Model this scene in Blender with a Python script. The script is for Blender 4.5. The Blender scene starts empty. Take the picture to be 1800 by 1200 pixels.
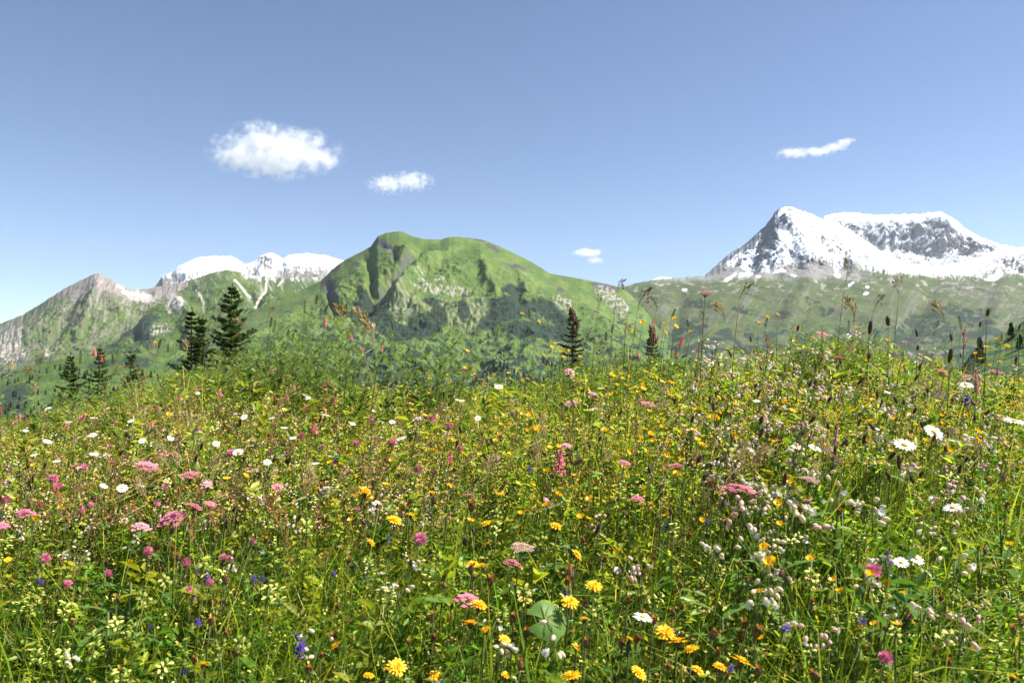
import bpy, math, random
import numpy as np
from mathutils import Vector, Matrix, Euler

random.seed(7)
RS = np.random.RandomState(7)
C = bpy.context.scene
COL = C.collection

# ------------------------------------------------------------------ camera, world, sun, exposure
F = 1413.0                                   # focal length in pixels of the 1800 x 1200 photograph
ZC = 1.36                                    # eye height
PITCH = math.atan(40.0 / F)                  # horizon at row 640
cam_d = bpy.data.cameras.new('camera')
cam_d.sensor_width = 36.0
cam_d.lens = 36.0 * F / 1800.0
cam_d.clip_start = 0.05
cam_d.clip_end = 60000
cam_d.dof.use_dof = True
cam_d.dof.focus_distance = 4.2
cam_d.dof.aperture_fstop = 10.0
cam = bpy.data.objects.new('camera', cam_d)
COL.objects.link(cam)
cam.location = (0, 0, ZC)
cam.rotation_euler = (math.pi / 2 + PITCH, 0, 0)
C.camera = cam

SUN_EL, SUN_AZ = math.radians(51), math.radians(88)     # azimuth clockwise from the view direction (+Y)
w = bpy.data.worlds.new('World')
C.world = w
w.use_nodes = True
nt = w.node_tree
nt.nodes.clear()
sky = nt.nodes.new('ShaderNodeTexSky')
sky.sky_type = 'NISHITA'
sky.sun_disc = False
sky.sun_elevation = SUN_EL
sky.sun_rotation = SUN_AZ
sky.altitude = 1500
sky.air_density = 0.85
sky.dust_density = 0.1
sky.ozone_density = 2.2
bg = nt.nodes.new('ShaderNodeBackground')
bg.inputs[1].default_value = 0.071
wo = nt.nodes.new('ShaderNodeOutputWorld')
tint = nt.nodes.new('ShaderNodeVectorMath'); tint.operation = 'MULTIPLY'; tint.inputs[1].default_value = (1.04, .985, .985)   # the photo's slightly violet white balance
nt.links.new(sky.outputs[0], tint.inputs[0])
nt.links.new(tint.outputs[0], bg.inputs[0])
nt.links.new(bg.outputs[0], wo.inputs[0])

sun_d = bpy.data.lights.new('sun', 'SUN')
sun_d.energy = 5.0
sun_d.angle = math.radians(0.53)
sun_d.color = (1.0, 0.945, 0.83)
sun = bpy.data.objects.new('sun', sun_d)
COL.objects.link(sun)
SUNV = Vector((math.sin(SUN_AZ) * math.cos(SUN_EL), math.cos(SUN_AZ) * math.cos(SUN_EL), math.sin(SUN_EL)))
sun.rotation_euler = SUNV.to_track_quat('Z', 'Y').to_euler()

C.view_settings.view_transform = 'Standard'
C.view_settings.look = 'None'
C.view_settings.exposure = 1.26
C.view_settings.gamma = 1.0
C.cycles.max_bounces = 24
C.cycles.diffuse_bounces = 4
C.cycles.transmission_bounces = 4
C.cycles.transparent_max_bounces = 8
C.cycles.volume_bounces = 20
C.cycles.use_denoising = True
C.cycles.use_adaptive_sampling = True
C.cycles.adaptive_threshold = 0.02
C.cycles.sample_clamp_indirect = 6.0


def ray(px, py):
    """photo pixel -> direction with y = 1 (arrays welcome)"""
    dx = (np.asarray(px, float) - 900.0) / F
    dy = (600.0 - np.asarray(py, float)) / F
    yf = math.cos(PITCH) - dy * math.sin(PITCH)
    zf = math.sin(PITCH) + dy * math.cos(PITCH)
    return dx / yf, zf / yf


def at(px, py, Y):
    u, v = ray(px, py)
    return u * Y, Y, ZC + v * Y


# ------------------------------------------------------------------ noise
def _hash(ix, iy, seed):
    n = (ix.astype(np.int64) * 374761393 + iy.astype(np.int64) * 668265263 + seed * 1274126177) & 0xffffffff
    n = ((n ^ (n >> 13)) * 1274126177) & 0xffffffff
    return ((n ^ (n >> 16)) & 0xffffff) / float(0x1000000)


def pn(x, y, seed=0):
    x = np.asarray(x, float); y = np.asarray(y, float)
    ix = np.floor(x); iy = np.floor(y)
    fx = x - ix; fy = y - iy
    sx = fx * fx * fx * (fx * (fx * 6 - 15) + 10)
    sy = fy * fy * fy * (fy * (fy * 6 - 15) + 10)

    def g(a, b):
        h = _hash(ix + a, iy + b, seed) * 2 * np.pi
        return np.cos(h) * (fx - a) + np.sin(h) * (fy - b)
    n0 = g(0, 0) * (1 - sx) + g(1, 0) * sx
    n1 = g(0, 1) * (1 - sx) + g(1, 1) * sx
    return (n0 * (1 - sy) + n1 * sy) * 1.5


def fbm(x, y, oct=5, seed=0, gain=.5):
    s = 0; a = 1; f = 1; t = 0
    for i in range(oct):
        s = s + a * pn(x * f + 17.3 * i, y * f - 9.1 * i, seed + i); t += a; a *= gain; f *= 2.03
    return s / t


def ridged(x, y, oct=5, seed=0, gain=.5):
    s = 0; a = 1; f = 1; t = 0
    for i in range(oct):
        s = s + a * (1 - 2 * np.abs(pn(x * f + 5.7 * i, y * f + 3.3 * i, seed + i))); t += a; a *= gain; f *= 2.07
    return s / t


def sstep(a, b, x):
    t = np.clip((x - a) / (b - a), 0, 1)
    return t * t * (3 - 2 * t)


# ------------------------------------------------------------------ mesh + material helpers
def mesh_from(name, verts, quads, mat=None, col=None, smooth=True, tris=None):
    """numpy verts (N,3), quads (M,4) and / or tris (K,3) -> mesh"""
    me = bpy.data.meshes.new(name)
    verts = np.ascontiguousarray(verts, dtype=np.float32)
    nq = 0 if quads is None else len(quads)
    ntr = 0 if tris is None else len(tris)
    loops = []
    if nq: loops.append(np.asarray(quads, dtype=np.int32).ravel())
    if ntr: loops.append(np.asarray(tris, dtype=np.int32).ravel())
    loops = np.concatenate(loops)
    starts = np.concatenate([np.arange(nq, dtype=np.int32) * 4, nq * 4 + np.arange(ntr, dtype=np.int32) * 3])
    me.vertices.add(len(verts))
    me.vertices.foreach_set('co', verts.ravel())
    me.loops.add(len(loops))
    me.loops.foreach_set('vertex_index', loops)
    me.polygons.add(nq + ntr)
    me.polygons.foreach_set('loop_start', starts.astype(np.int32))
    if smooth:
        me.polygons.foreach_set('use_smooth', np.ones(nq + ntr, dtype=bool))
    if col is not None:
        a = me.color_attributes.new('cover', 'FLOAT_COLOR', 'POINT')
        c4 = np.ones((len(verts), 4), np.float32); c4[:, :3] = col
        a.data.foreach_set('color', c4.ravel())
    me.update(calc_edges=True)
    me.validate()
    if mat: me.materials.append(mat)
    return me


def link(name, me, parent=None):
    o = bpy.data.objects.new(name, me)
    COL.objects.link(o)
    if parent: o.parent = parent
    return o


def tag(o, label=None, cat=None, group=None, kind=None):
    if label: o['label'] = label
    if cat: o['category'] = cat
    if group: o['group'] = group
    if kind: o['kind'] = kind
    return o


def empty(name, loc):
    o = bpy.data.objects.new(name, None)
    o.empty_display_size = 0.05
    COL.objects.link(o)
    o.location = loc
    return o


def new_mat(name):
    m = bpy.data.materials.new(name)
    m.use_nodes = True
    m.node_tree.nodes.clear()
    return m, m.node_tree.nodes, m.node_tree.links


def terrain_mat(name, scale, bump=0.3, var=0.35, dist=1.0):
    """cover attribute times a fine noise, a bump of the same grain"""
    m, N, L = new_mat(name)
    out = N.new('ShaderNodeOutputMaterial'); b = N.new('ShaderNodeBsdfPrincipled')
    b.inputs['Roughness'].default_value = .92
    b.inputs['Specular IOR Level'].default_value = .15
    at_ = N.new('ShaderNodeVertexColor'); at_.layer_name = 'cover'
    tc = N.new('ShaderNodeTexCoord')
    no = N.new('ShaderNodeTexNoise'); no.inputs['Scale'].default_value = scale
    no.inputs['Detail'].default_value = 6; no.inputs['Roughness'].default_value = .65
    mr = N.new('ShaderNodeMapRange'); mr.inputs[1].default_value = .3; mr.inputs[2].default_value = .7
    mr.inputs[3].default_value = 1 - var; mr.inputs[4].default_value = 1 + var * .8
    mx = N.new('ShaderNodeVectorMath'); mx.operation = 'MULTIPLY'
    bp = N.new('ShaderNodeBump'); bp.inputs['Strength'].default_value = bump; bp.inputs['Distance'].default_value = dist
    L.new(tc.outputs['Object'], no.inputs['Vector'])
    L.new(no.outputs[0], mr.inputs[0])
    L.new(at_.outputs['Color'], mx.inputs[0]); L.new(mr.outputs[0], mx.inputs[1])
    L.new(mx.outputs[0], b.inputs['Base Color'])
    L.new(no.outputs[0], bp.inputs['Height']); L.new(bp.outputs[0], b.inputs['Normal'])
    L.new(b.outputs[0], out.inputs[0])
    return m


def leaf_mat(name, color=None, trans=.4, rough=.5, spec=.3, tint=(1.15, 1.1, .55), vary=.25, attr=False):
    """thin plant tissue: Principled front plus light let through from behind"""
    m, N, L = new_mat(name)
    out = N.new('ShaderNodeOutputMaterial'); b = N.new('ShaderNodeBsdfPrincipled')
    b.inputs['Roughness'].default_value = rough
    b.inputs['Specular IOR Level'].default_value = spec
    tr = N.new('ShaderNodeBsdfTranslucent'); mix = N.new('ShaderNodeMixShader'); mix.inputs[0].default_value = trans
    if attr:
        src = N.new('ShaderNodeVertexColor'); src.layer_name = 'cover'; c = src.outputs['Color']
    else:
        src = N.new('ShaderNodeRGB'); src.outputs[0].default_value = (*color, 1)
        inf = N.new('ShaderNodeObjectInfo')
        tc = N.new('ShaderNodeTexCoord'); no = N.new('ShaderNodeTexNoise'); no.inputs['Scale'].default_value = 90
        ad = N.new('ShaderNodeMath'); ad.operation = 'ADD'
        hf = N.new('ShaderNodeMath'); hf.operation = 'MULTIPLY_ADD'; hf.inputs[1].default_value = vary * 2; hf.inputs[2].default_value = 1 - vary * 1.5
        L.new(tc.outputs['Object'], no.inputs['Vector'])
        sc = N.new('ShaderNodeMath'); sc.operation = 'MULTIPLY'; sc.inputs[1].default_value = .5
        L.new(inf.outputs['Random'], sc.inputs[0])
        L.new(sc.outputs[0], ad.inputs[0]); L.new(no.outputs[0], ad.inputs[1]); L.new(ad.outputs[0], hf.inputs[0])
        mv = N.new('ShaderNodeVectorMath'); mv.operation = 'MULTIPLY'
        L.new(src.outputs[0], mv.inputs[0]); L.new(hf.outputs[0], mv.inputs[1]); c = mv.outputs[0]
    tv = N.new('ShaderNodeVectorMath'); tv.operation = 'MULTIPLY'; tv.inputs[1].default_value = tint
    L.new(c, b.inputs['Base Color']); L.new(c, tv.inputs[0]); L.new(tv.outputs[0], tr.inputs[0])
    L.new(b.outputs[0], mix.inputs[1]); L.new(tr.outputs[0], mix.inputs[2]); L.new(mix.outputs[0], out.inputs[0])
    return m


class MB:
    """collects faces for one mesh with several materials"""
    def __init__(s): s.v = []; s.f = []; s.m = []; s.mats = []

    def mi(s, mat):
        if mat not in s.mats: s.mats.append(mat)
        return s.mats.index(mat)

    def poly(s, pts, mat):
        n = len(s.v); s.v += [tuple(p) for p in pts]; s.f.append(tuple(range(n, n + len(pts)))); s.m.append(s.mi(mat))

    def tube(s, pts, rad, mat, n=4):
        base = len(s.v); k = len(pts); mi = s.mi(mat)
        for i, p in enumerate(pts):
            d = Vector(pts[min(i + 1, k - 1)]) - Vector(pts[max(i - 1, 0)])
            d = d.normalized() if d.length > 1e-9 else Vector((0, 0, 1))
            a = d.orthogonal().normalized(); b = d.cross(a)
            if abs(d.z) > .5:
                a = Vector((1, 0, 0)); a = (a - d * a.dot(d)).normalized(); b = d.cross(a)
            r = rad[i] if hasattr(rad, '__len__') else rad
            for j in range(n):
                t = 2 * math.pi * j / n
                s.v.append(tuple(Vector(p) + (a * math.cos(t) + b * math.sin(t)) * r))
        for i in range(k - 1):
            for j in range(n):
                s.f.append((base + i * n + j, base + i * n + (j + 1) % n, base + (i + 1) * n + (j + 1) % n, base + (i + 1) * n + j)); s.m.append(mi)
        s.f.append(tuple(base + (k - 1) * n + j for j in range(n))); s.m.append(mi)

    def ball(s, c, r, mat, axis=(0, 0, 1), nu=6, nv=4, squash=None):
        """ellipsoid: r = (across, along axis)"""
        q = Vector(axis).normalized().to_track_quat('Z', 'Y')
        base = len(s.v); mi = s.mi(mat)
        for i in range(nv + 1):
            ph = math.pi * i / nv
            rr = max(math.sin(ph), .02)
            if squash: rr *= squash(i / nv)
            for j in range(nu):
                t = 2 * math.pi * j / nu
                s.v.append(tuple(Vector(c) + q @ Vector((r[0] * rr * math.cos(t), r[0] * rr * math.sin(t), -r[1] * math.cos(ph)))))
        for i in range(nv):
            for j in range(nu):
                s.f.append((base + i * nu + j, base + i * nu + (j + 1) % nu, base + (i + 1) * nu + (j + 1) % nu, base + (i + 1) * nu + j)); s.m.append(mi)

    def petal(s, c, az, ln, wd, el0, el1, mat, r0=0., fold=.0, up=(0, 0, 1), tip=.25, q=None):
        """curved strip from centre c going out at azimuth az, elevation el0 -> el1"""
        d = Vector((math.cos(az), math.sin(az), 0)); sd = Vector((-math.sin(az), math.cos(az), 0))
        p = d * r0; prof = (.35, 1., .95, tip); mi = s.mi(mat); base = len(s.v); z = Vector((0, 0, 1))
        for i in range(4):
            wv = wd * .5 * prof[i]
            for e in (-1, 0, 1):
                P = p + sd * (e * wv) + z * (fold * wv * abs(e))
                if q: P = q @ P
                s.v.append(tuple(Vector(c) + P))
            el = el0 + (el1 - el0) * i / 3
            p = p + (d * math.cos(el) + z * math.sin(el)) * (ln / 3)
        for i in range(3):
            for e in (0, 1):
                a = base + i * 3 + e
                s.f.append((a, a + 1, a + 4, a + 3)); s.m.append(mi)

    def leaf(s, base_p, d, n, ln, wd, mat, droop=.2, prof=(.15, .8, 1., .7, .05)):
        d = Vector(d).normalized(); n = Vector(n); sd = d.cross(n)
        sd = sd.normalized() if sd.length > 1e-6 else d.orthogonal().normalized()
        n = sd.cross(d)
        b0 = len(s.v); mi = s.mi(mat); K = len(prof)
        for i in range(K):
            t = i / (K - 1)
            p = Vector(base_p) + d * (ln * t) - n * (droop * ln * t * t)
            for e in (-1, 1):
                s.v.append(tuple(p + sd * (e * wd * .5 * prof[i]) + n * (.12 * wd * prof[i])))
        for i in range(K - 1):
            a = b0 + i * 2
            s.f.append((a, a + 1, a + 3, a + 2)); s.m.append(mi)

    def mesh(s, name, smooth=True):
        me = bpy.data.meshes.new(name)
        me.from_pydata(s.v, [], s.f)
        for m in s.mats: me.materials.append(m)
        me.polygons.foreach_set('material_index', s.m)
        if smooth: me.polygons.foreach_set('use_smooth', np.ones(len(s.f), bool))
        me.update()
        return me


# ------------------------------------------------------------------ meadow surface
DC = 4.6                                     # distance of the meadow's crest
CREST = np.array([(-400, 775), (-100, 748), (0, 736), (60, 726), (120, 706), (200, 690), (270, 672), (350, 652), (450, 645), (520, 655), (600, 676),
                  (700, 680), (800, 676), (900, 668), (980, 655), (1060, 640), (1150, 632), (1230, 640), (1300, 628), (1380, 606), (1450, 596),
                  (1530, 606), (1600, 630), (1700, 650), (1800, 655), (2200, 680)], float)
_cx = np.arange(-400, 2201, 10.0)
_cy = np.interp(_cx, CREST[:, 0], CREST[:, 1])
_k = np.exp(-np.linspace(-2, 2, 9) ** 2); _k /= _k.sum()
_cy = np.convolve(np.pad(_cy, 4, mode='edge'), _k, mode='valid')
CANOPY = 0.34


def canopy(x, y):
    x = np.asarray(x, float); y = np.asarray(y, float)
    ys = np.maximum(y, 1.0)
    px = np.clip(x / ys * F + 900, -400, 2200)
    cy = np.interp(px, _cx, _cy)
    c = (640 - cy) / F
    yy = np.minimum(ys, DC + 1.2)
    t = DC - y
    q = -.055 * t * t
    far = y > DC + 1.2
    q = np.where(far, -.055 * 1.44 - .132 * (y - DC - 1.2), q)
    q = np.where(y < 0, -.055 * DC * DC + .3 * np.maximum(y, -25), q)
    und = .025 * fbm(x * .9, y * .9, 3, 5)
    z = ZC + c * yy + q + und
    z = z - np.maximum(0, y - 45) * .28
    return np.maximum(z, -205)


def ground(x, y):
    return canopy(x, y) - CANOPY


def solve(px, py, off=0., lo=1.0, hi=5.6):
    """distance at which the ray through a pixel meets the tops of the meadow plants"""
    u, v = ray(px, py)
    ys = np.arange(lo, hi, .03)
    f = ZC + v * ys - canopy(u * ys, ys) - off
    idx = np.where(f < 0)[0]
    if len(idx) == 0: return None
    return float(ys[idx[0]])


rings = np.concatenate([np.linspace(.15, 7, 80), np.geomspace(7.3, 9500, 70)])
angs = np.linspace(0, 2 * np.pi, 241)[:-1]
R_, A_ = np.meshgrid(rings, angs, indexing='ij')
gx = R_ * np.sin(A_); gy = R_ * np.cos(A_); gz = ground(gx, gy) + .01 * fbm(gx * 6, gy * 6, 3, 9)
gv = np.stack([gx, gy, gz], -1).reshape(-1, 3)
nr, na = R_.shape
ii, jj = np.meshgrid(np.arange(nr - 1), np.arange(na), indexing='ij')
gq = np.stack([ii * na + jj, ii * na + (jj + 1) % na, (ii + 1) * na + (jj + 1) % na, (ii + 1) * na + jj], -1).reshape(-1, 4)
gv = np.concatenate([gv, [[0, 0, float(ground(0., 0.))]]])
gt = np.stack([np.full(na, len(gv) - 1), (np.arange(na) + 1) % na, np.arange(na)], -1)
n_ = fbm(gv[:, 0] * 2, gv[:, 1] * 2, 4, 3)
gc = np.array([.052, .068, .018]) * (1 + .6 * n_[:, None]) + sstep(8, 60, gv[:, 1])[:, None] * np.array([.04, .07, .015])
tag(link('ground', mesh_from('ground', gv, gq, terrain_mat('turf_soil', 14, .5, .4, .02), np.clip(gc, .01, 1), tris=gt)), kind='structure')

# ------------------------------------------------------------------ mountains
GRASS = np.array([.046, .084, .017]); GRASS2 = np.array([.078, .116, .026]); OLIVE = np.array([.082, .088, .042])
ROCK = np.array([.25, .235, .23]); SCREE = np.array([.36, .32, .305]); PINE = np.array([.018, .034, .022]); SNOW = np.array([.86, .88, .92])
SHADED_ROCK = np.array([.14, .16, .205]); DROCK = np.array([.075, .078, .085])  # first tone: rock with the blue of haze and skylight painted in


def P(*a): return np.array(a, float)


def smooth1(a, n):
    if n < 2: return a
    k = np.hanning(n + 2)[1:-1]; k /= k.sum()
    return np.convolve(np.pad(a, (n // 2, n - 1 - n // 2), mode='edge'), k, mode='valid')


def polydist(px, row, pts):
    best = np.full(px.shape, 1e9); pts = np.asarray(pts, float)
    for a, b in zip(pts[:-1], pts[1:]):
        ab = b - a; t = np.clip(((px - a[0]) * ab[0] + (row - a[1]) * ab[1]) / (ab @ ab), 0, 1)
        best = np.minimum(best, np.hypot(px - a[0] - t * ab[0], row - a[1] - t * ab[1]))
    return best


def blob(px, row, cx, cy, rx, ry, rot=0., soft=.25):
    a = math.radians(rot); dx = px - cx; dy = row - cy
    u = (dx * math.cos(a) + dy * math.sin(a)) / rx; v = (-dx * math.sin(a) + dy * math.cos(a)) / ry
    return sstep(1 + soft, 1 - soft, np.hypot(u, v))


def mixc(c, k, col):
    return c * (1 - k[..., None]) + np.asarray(col) * k[..., None]


def loft(name, px0, px1, step, lines, amp, gscale, cover, jag=.6, seed=0, creases=(), smooth_ridge=5, back=.55, mat=None, aniso=2.2, push=.5, rows_per_px=1.1, fine_amp=.3, damp=None):
    """terrain lofted through contour lines: each (distance, [(photo column, row)...]); all become real 3-D points"""
    pxs = np.arange(px0, px1 + .01, step)
    cols = []
    for k, (Yd, pts) in enumerate(lines):
        Yk = np.interp(pxs, *np.array(Yd, float).T) if hasattr(Yd, '__len__') else np.full(pxs.shape, float(Yd))
        pts = np.array(pts, float)
        rw = np.interp(pxs, pts[:, 0], pts[:, 1])
        rw = smooth1(rw, int(smooth_ridge / step) if k == len(lines) - 1 else int(30 / step))
        if k == len(lines) - 1:
            rw = rw - jag * (1.6 * fbm(pxs / 9, pxs * 0 + seed, 4, seed, .6))
        cols.append((Yk, rw))
    for k in range(len(cols) - 2, -1, -1):
        cols[k] = (cols[k][0], np.maximum(cols[k][1], cols[k + 1][1] + 3))
    Ys = []; Rs = []
    for k in range(len(cols) - 1):
        n = max(6, int(np.max(np.abs(cols[k + 1][1] - cols[k][1])) * rows_per_px))
        t = np.linspace(0, 1, n, endpoint=(k == len(cols) - 2))[:, None]
        Ys.append(cols[k][0] + (cols[k + 1][0] - cols[k][0]) * t)
        Rs.append(cols[k][1] + (cols[k + 1][1] - cols[k][1]) * t)
    Y = np.concatenate(Ys); ROW = np.concatenate(Rs); PX = np.broadcast_to(pxs, Y.shape).copy()
    V, U = Y.shape
    X, _, Z = at(PX, ROW, Y)
    v = np.linspace(0, 1, V)[:, None]
    below = (ROW - ROW[-1:]) * Y / F                   # metres under the ridge line
    wgt = sstep(0, 170, below) * sstep(0, .08, v)
    wx = X + gscale * .35 * fbm(X / gscale * .7, Y / gscale * .7, 3, seed + 40); wy = Y + gscale * .35 * fbm(X / gscale * .7, Y / gscale * .7, 3, seed + 50)
    d = amp * (.75 * ridged(wx / gscale, wy / (gscale * aniso), 6, seed, .52) + .45 * fbm(wx / gscale * .5, wy / gscale * .4, 4, seed + 9))
    fn = amp * fine_amp * ridged(X / (gscale * .17) + .4 * wx / gscale, (Z + .45 * Y) / (gscale * .15), 5, seed + 21, .55)
    d = d + fn * (1 if damp is None else damp(ROW))
    if damp is not None: d = d * (.35 + .65 * damp(ROW))
    for pts, a_, wd in creases:
        dd = polydist(PX + 5 * fbm(PX / 20, ROW / 20, 3, seed + 3), ROW + 5 * fbm(PX / 20, ROW / 20, 3, seed + 4), pts)
        d = d + a_ * np.exp(-(dd / wd) ** 2)
    Z = Z + d * wgt
    Y = Y - push * d * wgt
    # surface normal for slope
    def gr(A): return np.gradient(A, axis=0), np.gradient(A, axis=1)
    xv, xu = gr(X); yv, yu = gr(Y); zv, zu = gr(Z)
    nx = yu * zv - zu * yv; ny = zu * xv - xu * zv; nz = xu * yv - yu * xv
    ln = np.sqrt(nx * nx + ny * ny + nz * nz) + 1e-9
    nrm = np.stack([nx, ny, nz], -1) / ln[..., None]
    for ax in (0, 1):                                   # broad slope, without the finest grain
        for it in range(2):
            pad = [(0, 0)] * 3; pad[ax] = (3, 3); pd = np.pad(nrm, pad, mode='edge'); m_ = nrm.shape[ax]
            nrm = sum(np.take(pd, range(k, k + m_), axis=ax) for k in range(7)) / 7
    col = np.clip(cover(PX, ROW, X, Y, Z, nrm), .006, .92)
    # the far side falls away
    K = 14; extra = []
    for i in range(1, K + 1):
        t = i / K
        D = 1400 * t ** 1.4
        extra.append((X[-1] * (1 + D / Y[-1]), Y[-1] + D, Z[-1] - back * D + amp * .5 * fbm(X[-1] / gscale, (Y[-1] + D) / gscale, 4, seed) * t))
    X = np.concatenate([X] + [e[0][None] for e in extra]); Y = np.concatenate([Y] + [e[1][None] for e in extra]); Z = np.concatenate([Z] + [e[2][None] for e in extra])
    col = np.concatenate([col] + [col[-1:]] * K)
    V = V + K
    a, b = np.meshgrid(np.arange(V - 1), np.arange(U - 1), indexing='ij')
    q = np.stack([a * U + b, a * U + b + 1, (a + 1) * U + b + 1, (a + 1) * U + b], -1).reshape(-1, 4)
    me = mesh_from(name, np.stack([X, Y, Z], -1).reshape(-1, 3), q, mat, col.reshape(-1, 3))
    o = tag(link(name, me), kind='structure')
    return o, (X, Y, Z, U, V - K)


M_ALP = terrain_mat('alpine_turf', .045, .25, .2, 4)
M_ROCKY = terrain_mat('mountain_rock', .03, .4, .2, 8)
M_NEAR = terrain_mat('hill_turf', .25, .5, .4, 1.0)


def warp(px, row, a, s, seed):
    return px + a * fbm(px / s, row / s, 4, seed), row + a * .7 * fbm(px / s + 50, row / s, 4, seed + 1)


def meadow_cover(px, row, s, seed):
    n = fbm(px / s, row / (s * .6), 3, seed)
    c = mixc(np.broadcast_to(GRASS, px.shape + (3,)).copy(), sstep(-.25, .35, n), GRASS2)
    return mixc(c, sstep(.1, .5, fbm(px / (s * .8), row / (s * .3), 4, seed + 7)) * .5, OLIVE)


# A: grey rocky peak far left
def cov_a(px, row, X, Y, Z, n):
    wx, wr = warp(px, row, 14, 30, 11)
    c = meadow_cover(px, row, 30, 12)
    c = mixc(c, sstep(-.2, .3, fbm(px / 26, row / 18, 4, 17)) * .6, np.array([.125, .12, .085]))
    fine = fbm(px / 3.5 + row / 9, row / 14, 5, 14)
    str_ = fbm((px + row * .35) / 4, (row - px * .2) / 30, 5, 13)
    rk = sstep(545, 508, wr + 16 * str_ - .04 * (px - 172)) * sstep(40, 130, wx)
    c = mixc(c, sstep(.04, .2, str_) * sstep(660, 520, row) * .8, SCREE * .62)
    c = mixc(c, rk, np.array([.20, .175, .165]) + .07 * fine[..., None])
    c = mixc(c, rk * sstep(.08, .3, str_) * .6, SCREE * .85)
    c = mixc(c, rk * sstep(.1, .35, -str_), DROCK * 1.3)
    # scree basin with snow patches
    c = mixc(c, blob(wx, wr, 245, 522, 26, 10, 20) * .9, SCREE)
    for b in ((212, 505, 7, 2.4, 28), (222, 515, 8, 3, 15), (244, 519, 22, 2.2, 6), (255, 525, 8, 2, 0)):
        c = mixc(c, blob(px, row, *b), SNOW)
    # gullied white rock low on the left
    for b in ((22, 600, 26, 34, 30), (40, 635, 12, 22, 40), (85, 625, 5, 14, 0), (66, 613, 4, 12, 0), (8, 640, 14, 20, 30)):
        k = blob(wx, wr, *b)
        c = mixc(c, k * sstep(-.1, .2, fine + str_), SCREE * .8)
        c = mixc(c, k * sstep(.0, .2, -str_) * .9, DROCK)
    c = mixc(c, sstep(.2, .42, fbm(px / 14, row / 8, 4, 19)) * sstep(590, 640, row) * .9, PINE)
    return c


loft('rocky_mountain', -60, 330, 1.3, [
    (1900, P((-60, 880), (330, 880))), (2400, P((-60, 740), (330, 740))), (3800, P((-60, 650), (120, 628), (330, 610))),
    (5200, P((-60, 598), (0, 569), (40, 553), (70, 535), (98, 517), (112, 508), (130, 498), (150, 489), (164, 482), (172, 480), (180, 484), (196, 491), (210, 500), (226, 507), (246, 509), (262, 507), (280, 503), (330, 495)))],
    52, 420, cov_a, jag=1.2, seed=21, mat=M_ROCKY,
    creases=[(P((176, 495), (195, 520), (215, 560)), 26, 12), (P((140, 510), (120, 560), (90, 620)), -24, 10), (P((172, 495), (165, 530), (140, 600)), 22, 9)])


# B: snow covered range behind the green shoulder
def cov_b(px, row, X, Y, Z, n):
    wx, wr = warp(px, row, 10, 24, 31)
    fine = fbm(px / 5, row / 7, 5, 33)
    c = np.broadcast_to(SNOW, px.shape + (3,)).copy()
    rk = sstep(.05, .25, fine + .35 - n[..., 2] * .6)
    c = mixc(c, blob(wx, wr, 280, 505, 22, 26, -55) * sstep(-.28, .08, fine), ROCK)
    c = mixc(c, blob(wx, wr, 306, 487, 14, 9, -60) * sstep(-.2, .1, fine), ROCK)
    c = mixc(c, blob(wx, wr, 466, 463, 14, 14, 20) * sstep(-.3, .05, fine), DROCK * 1.2)
    c = mixc(c, blob(wx, wr, 492, 470, 12, 22, 20) * sstep(-.05, .2, fine), ROCK)
    c = mixc(c, blob(wx, wr, 440, 480, 22, 12, 0) * sstep(-.1, .15, fine), SCREE)
    c = mixc(c, sstep(464, 486, wr + 24 * fine) * sstep(470, 500, wx) * .95, ROCK * .7)
    c = mixc(c, sstep(.16, .28, fbm(px / 4, row / 12, 5, 37) - .01 * (470 - row)) * .7, ROCK * .8)
    return c


loft('snowy_range', 236, 660, 1.3, [
    (5600, P((236, 640), (660, 640))), (5900, P((236, 560), (330, 545), (480, 520), (560, 500), (660, 500))),
    (6500, P((236, 540), (250, 527), (262, 514), (272, 503), (285, 485), (300, 478), (312, 468), (330, 460), (345, 453), (375, 450), (392, 451), (405, 450), (416, 455), (428, 464), (438, 463), (446, 459), (456, 450), (466, 446), (474, 444), (484, 447), (497, 455), (506, 448), (522, 447), (540, 445), (556, 448), (570, 448), (590, 455), (620, 462), (660, 470)))],
    26, 300, cov_b, jag=.8, seed=35, mat=M_ROCKY, smooth_ridge=3,
    creases=[(P((272, 503), (300, 500), (318, 488)), -40, 6), (P((474, 452), (462, 470), (455, 485)), 40, 6), (P((492, 456), (488, 475), (478, 490)), -40, 5)])


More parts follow.
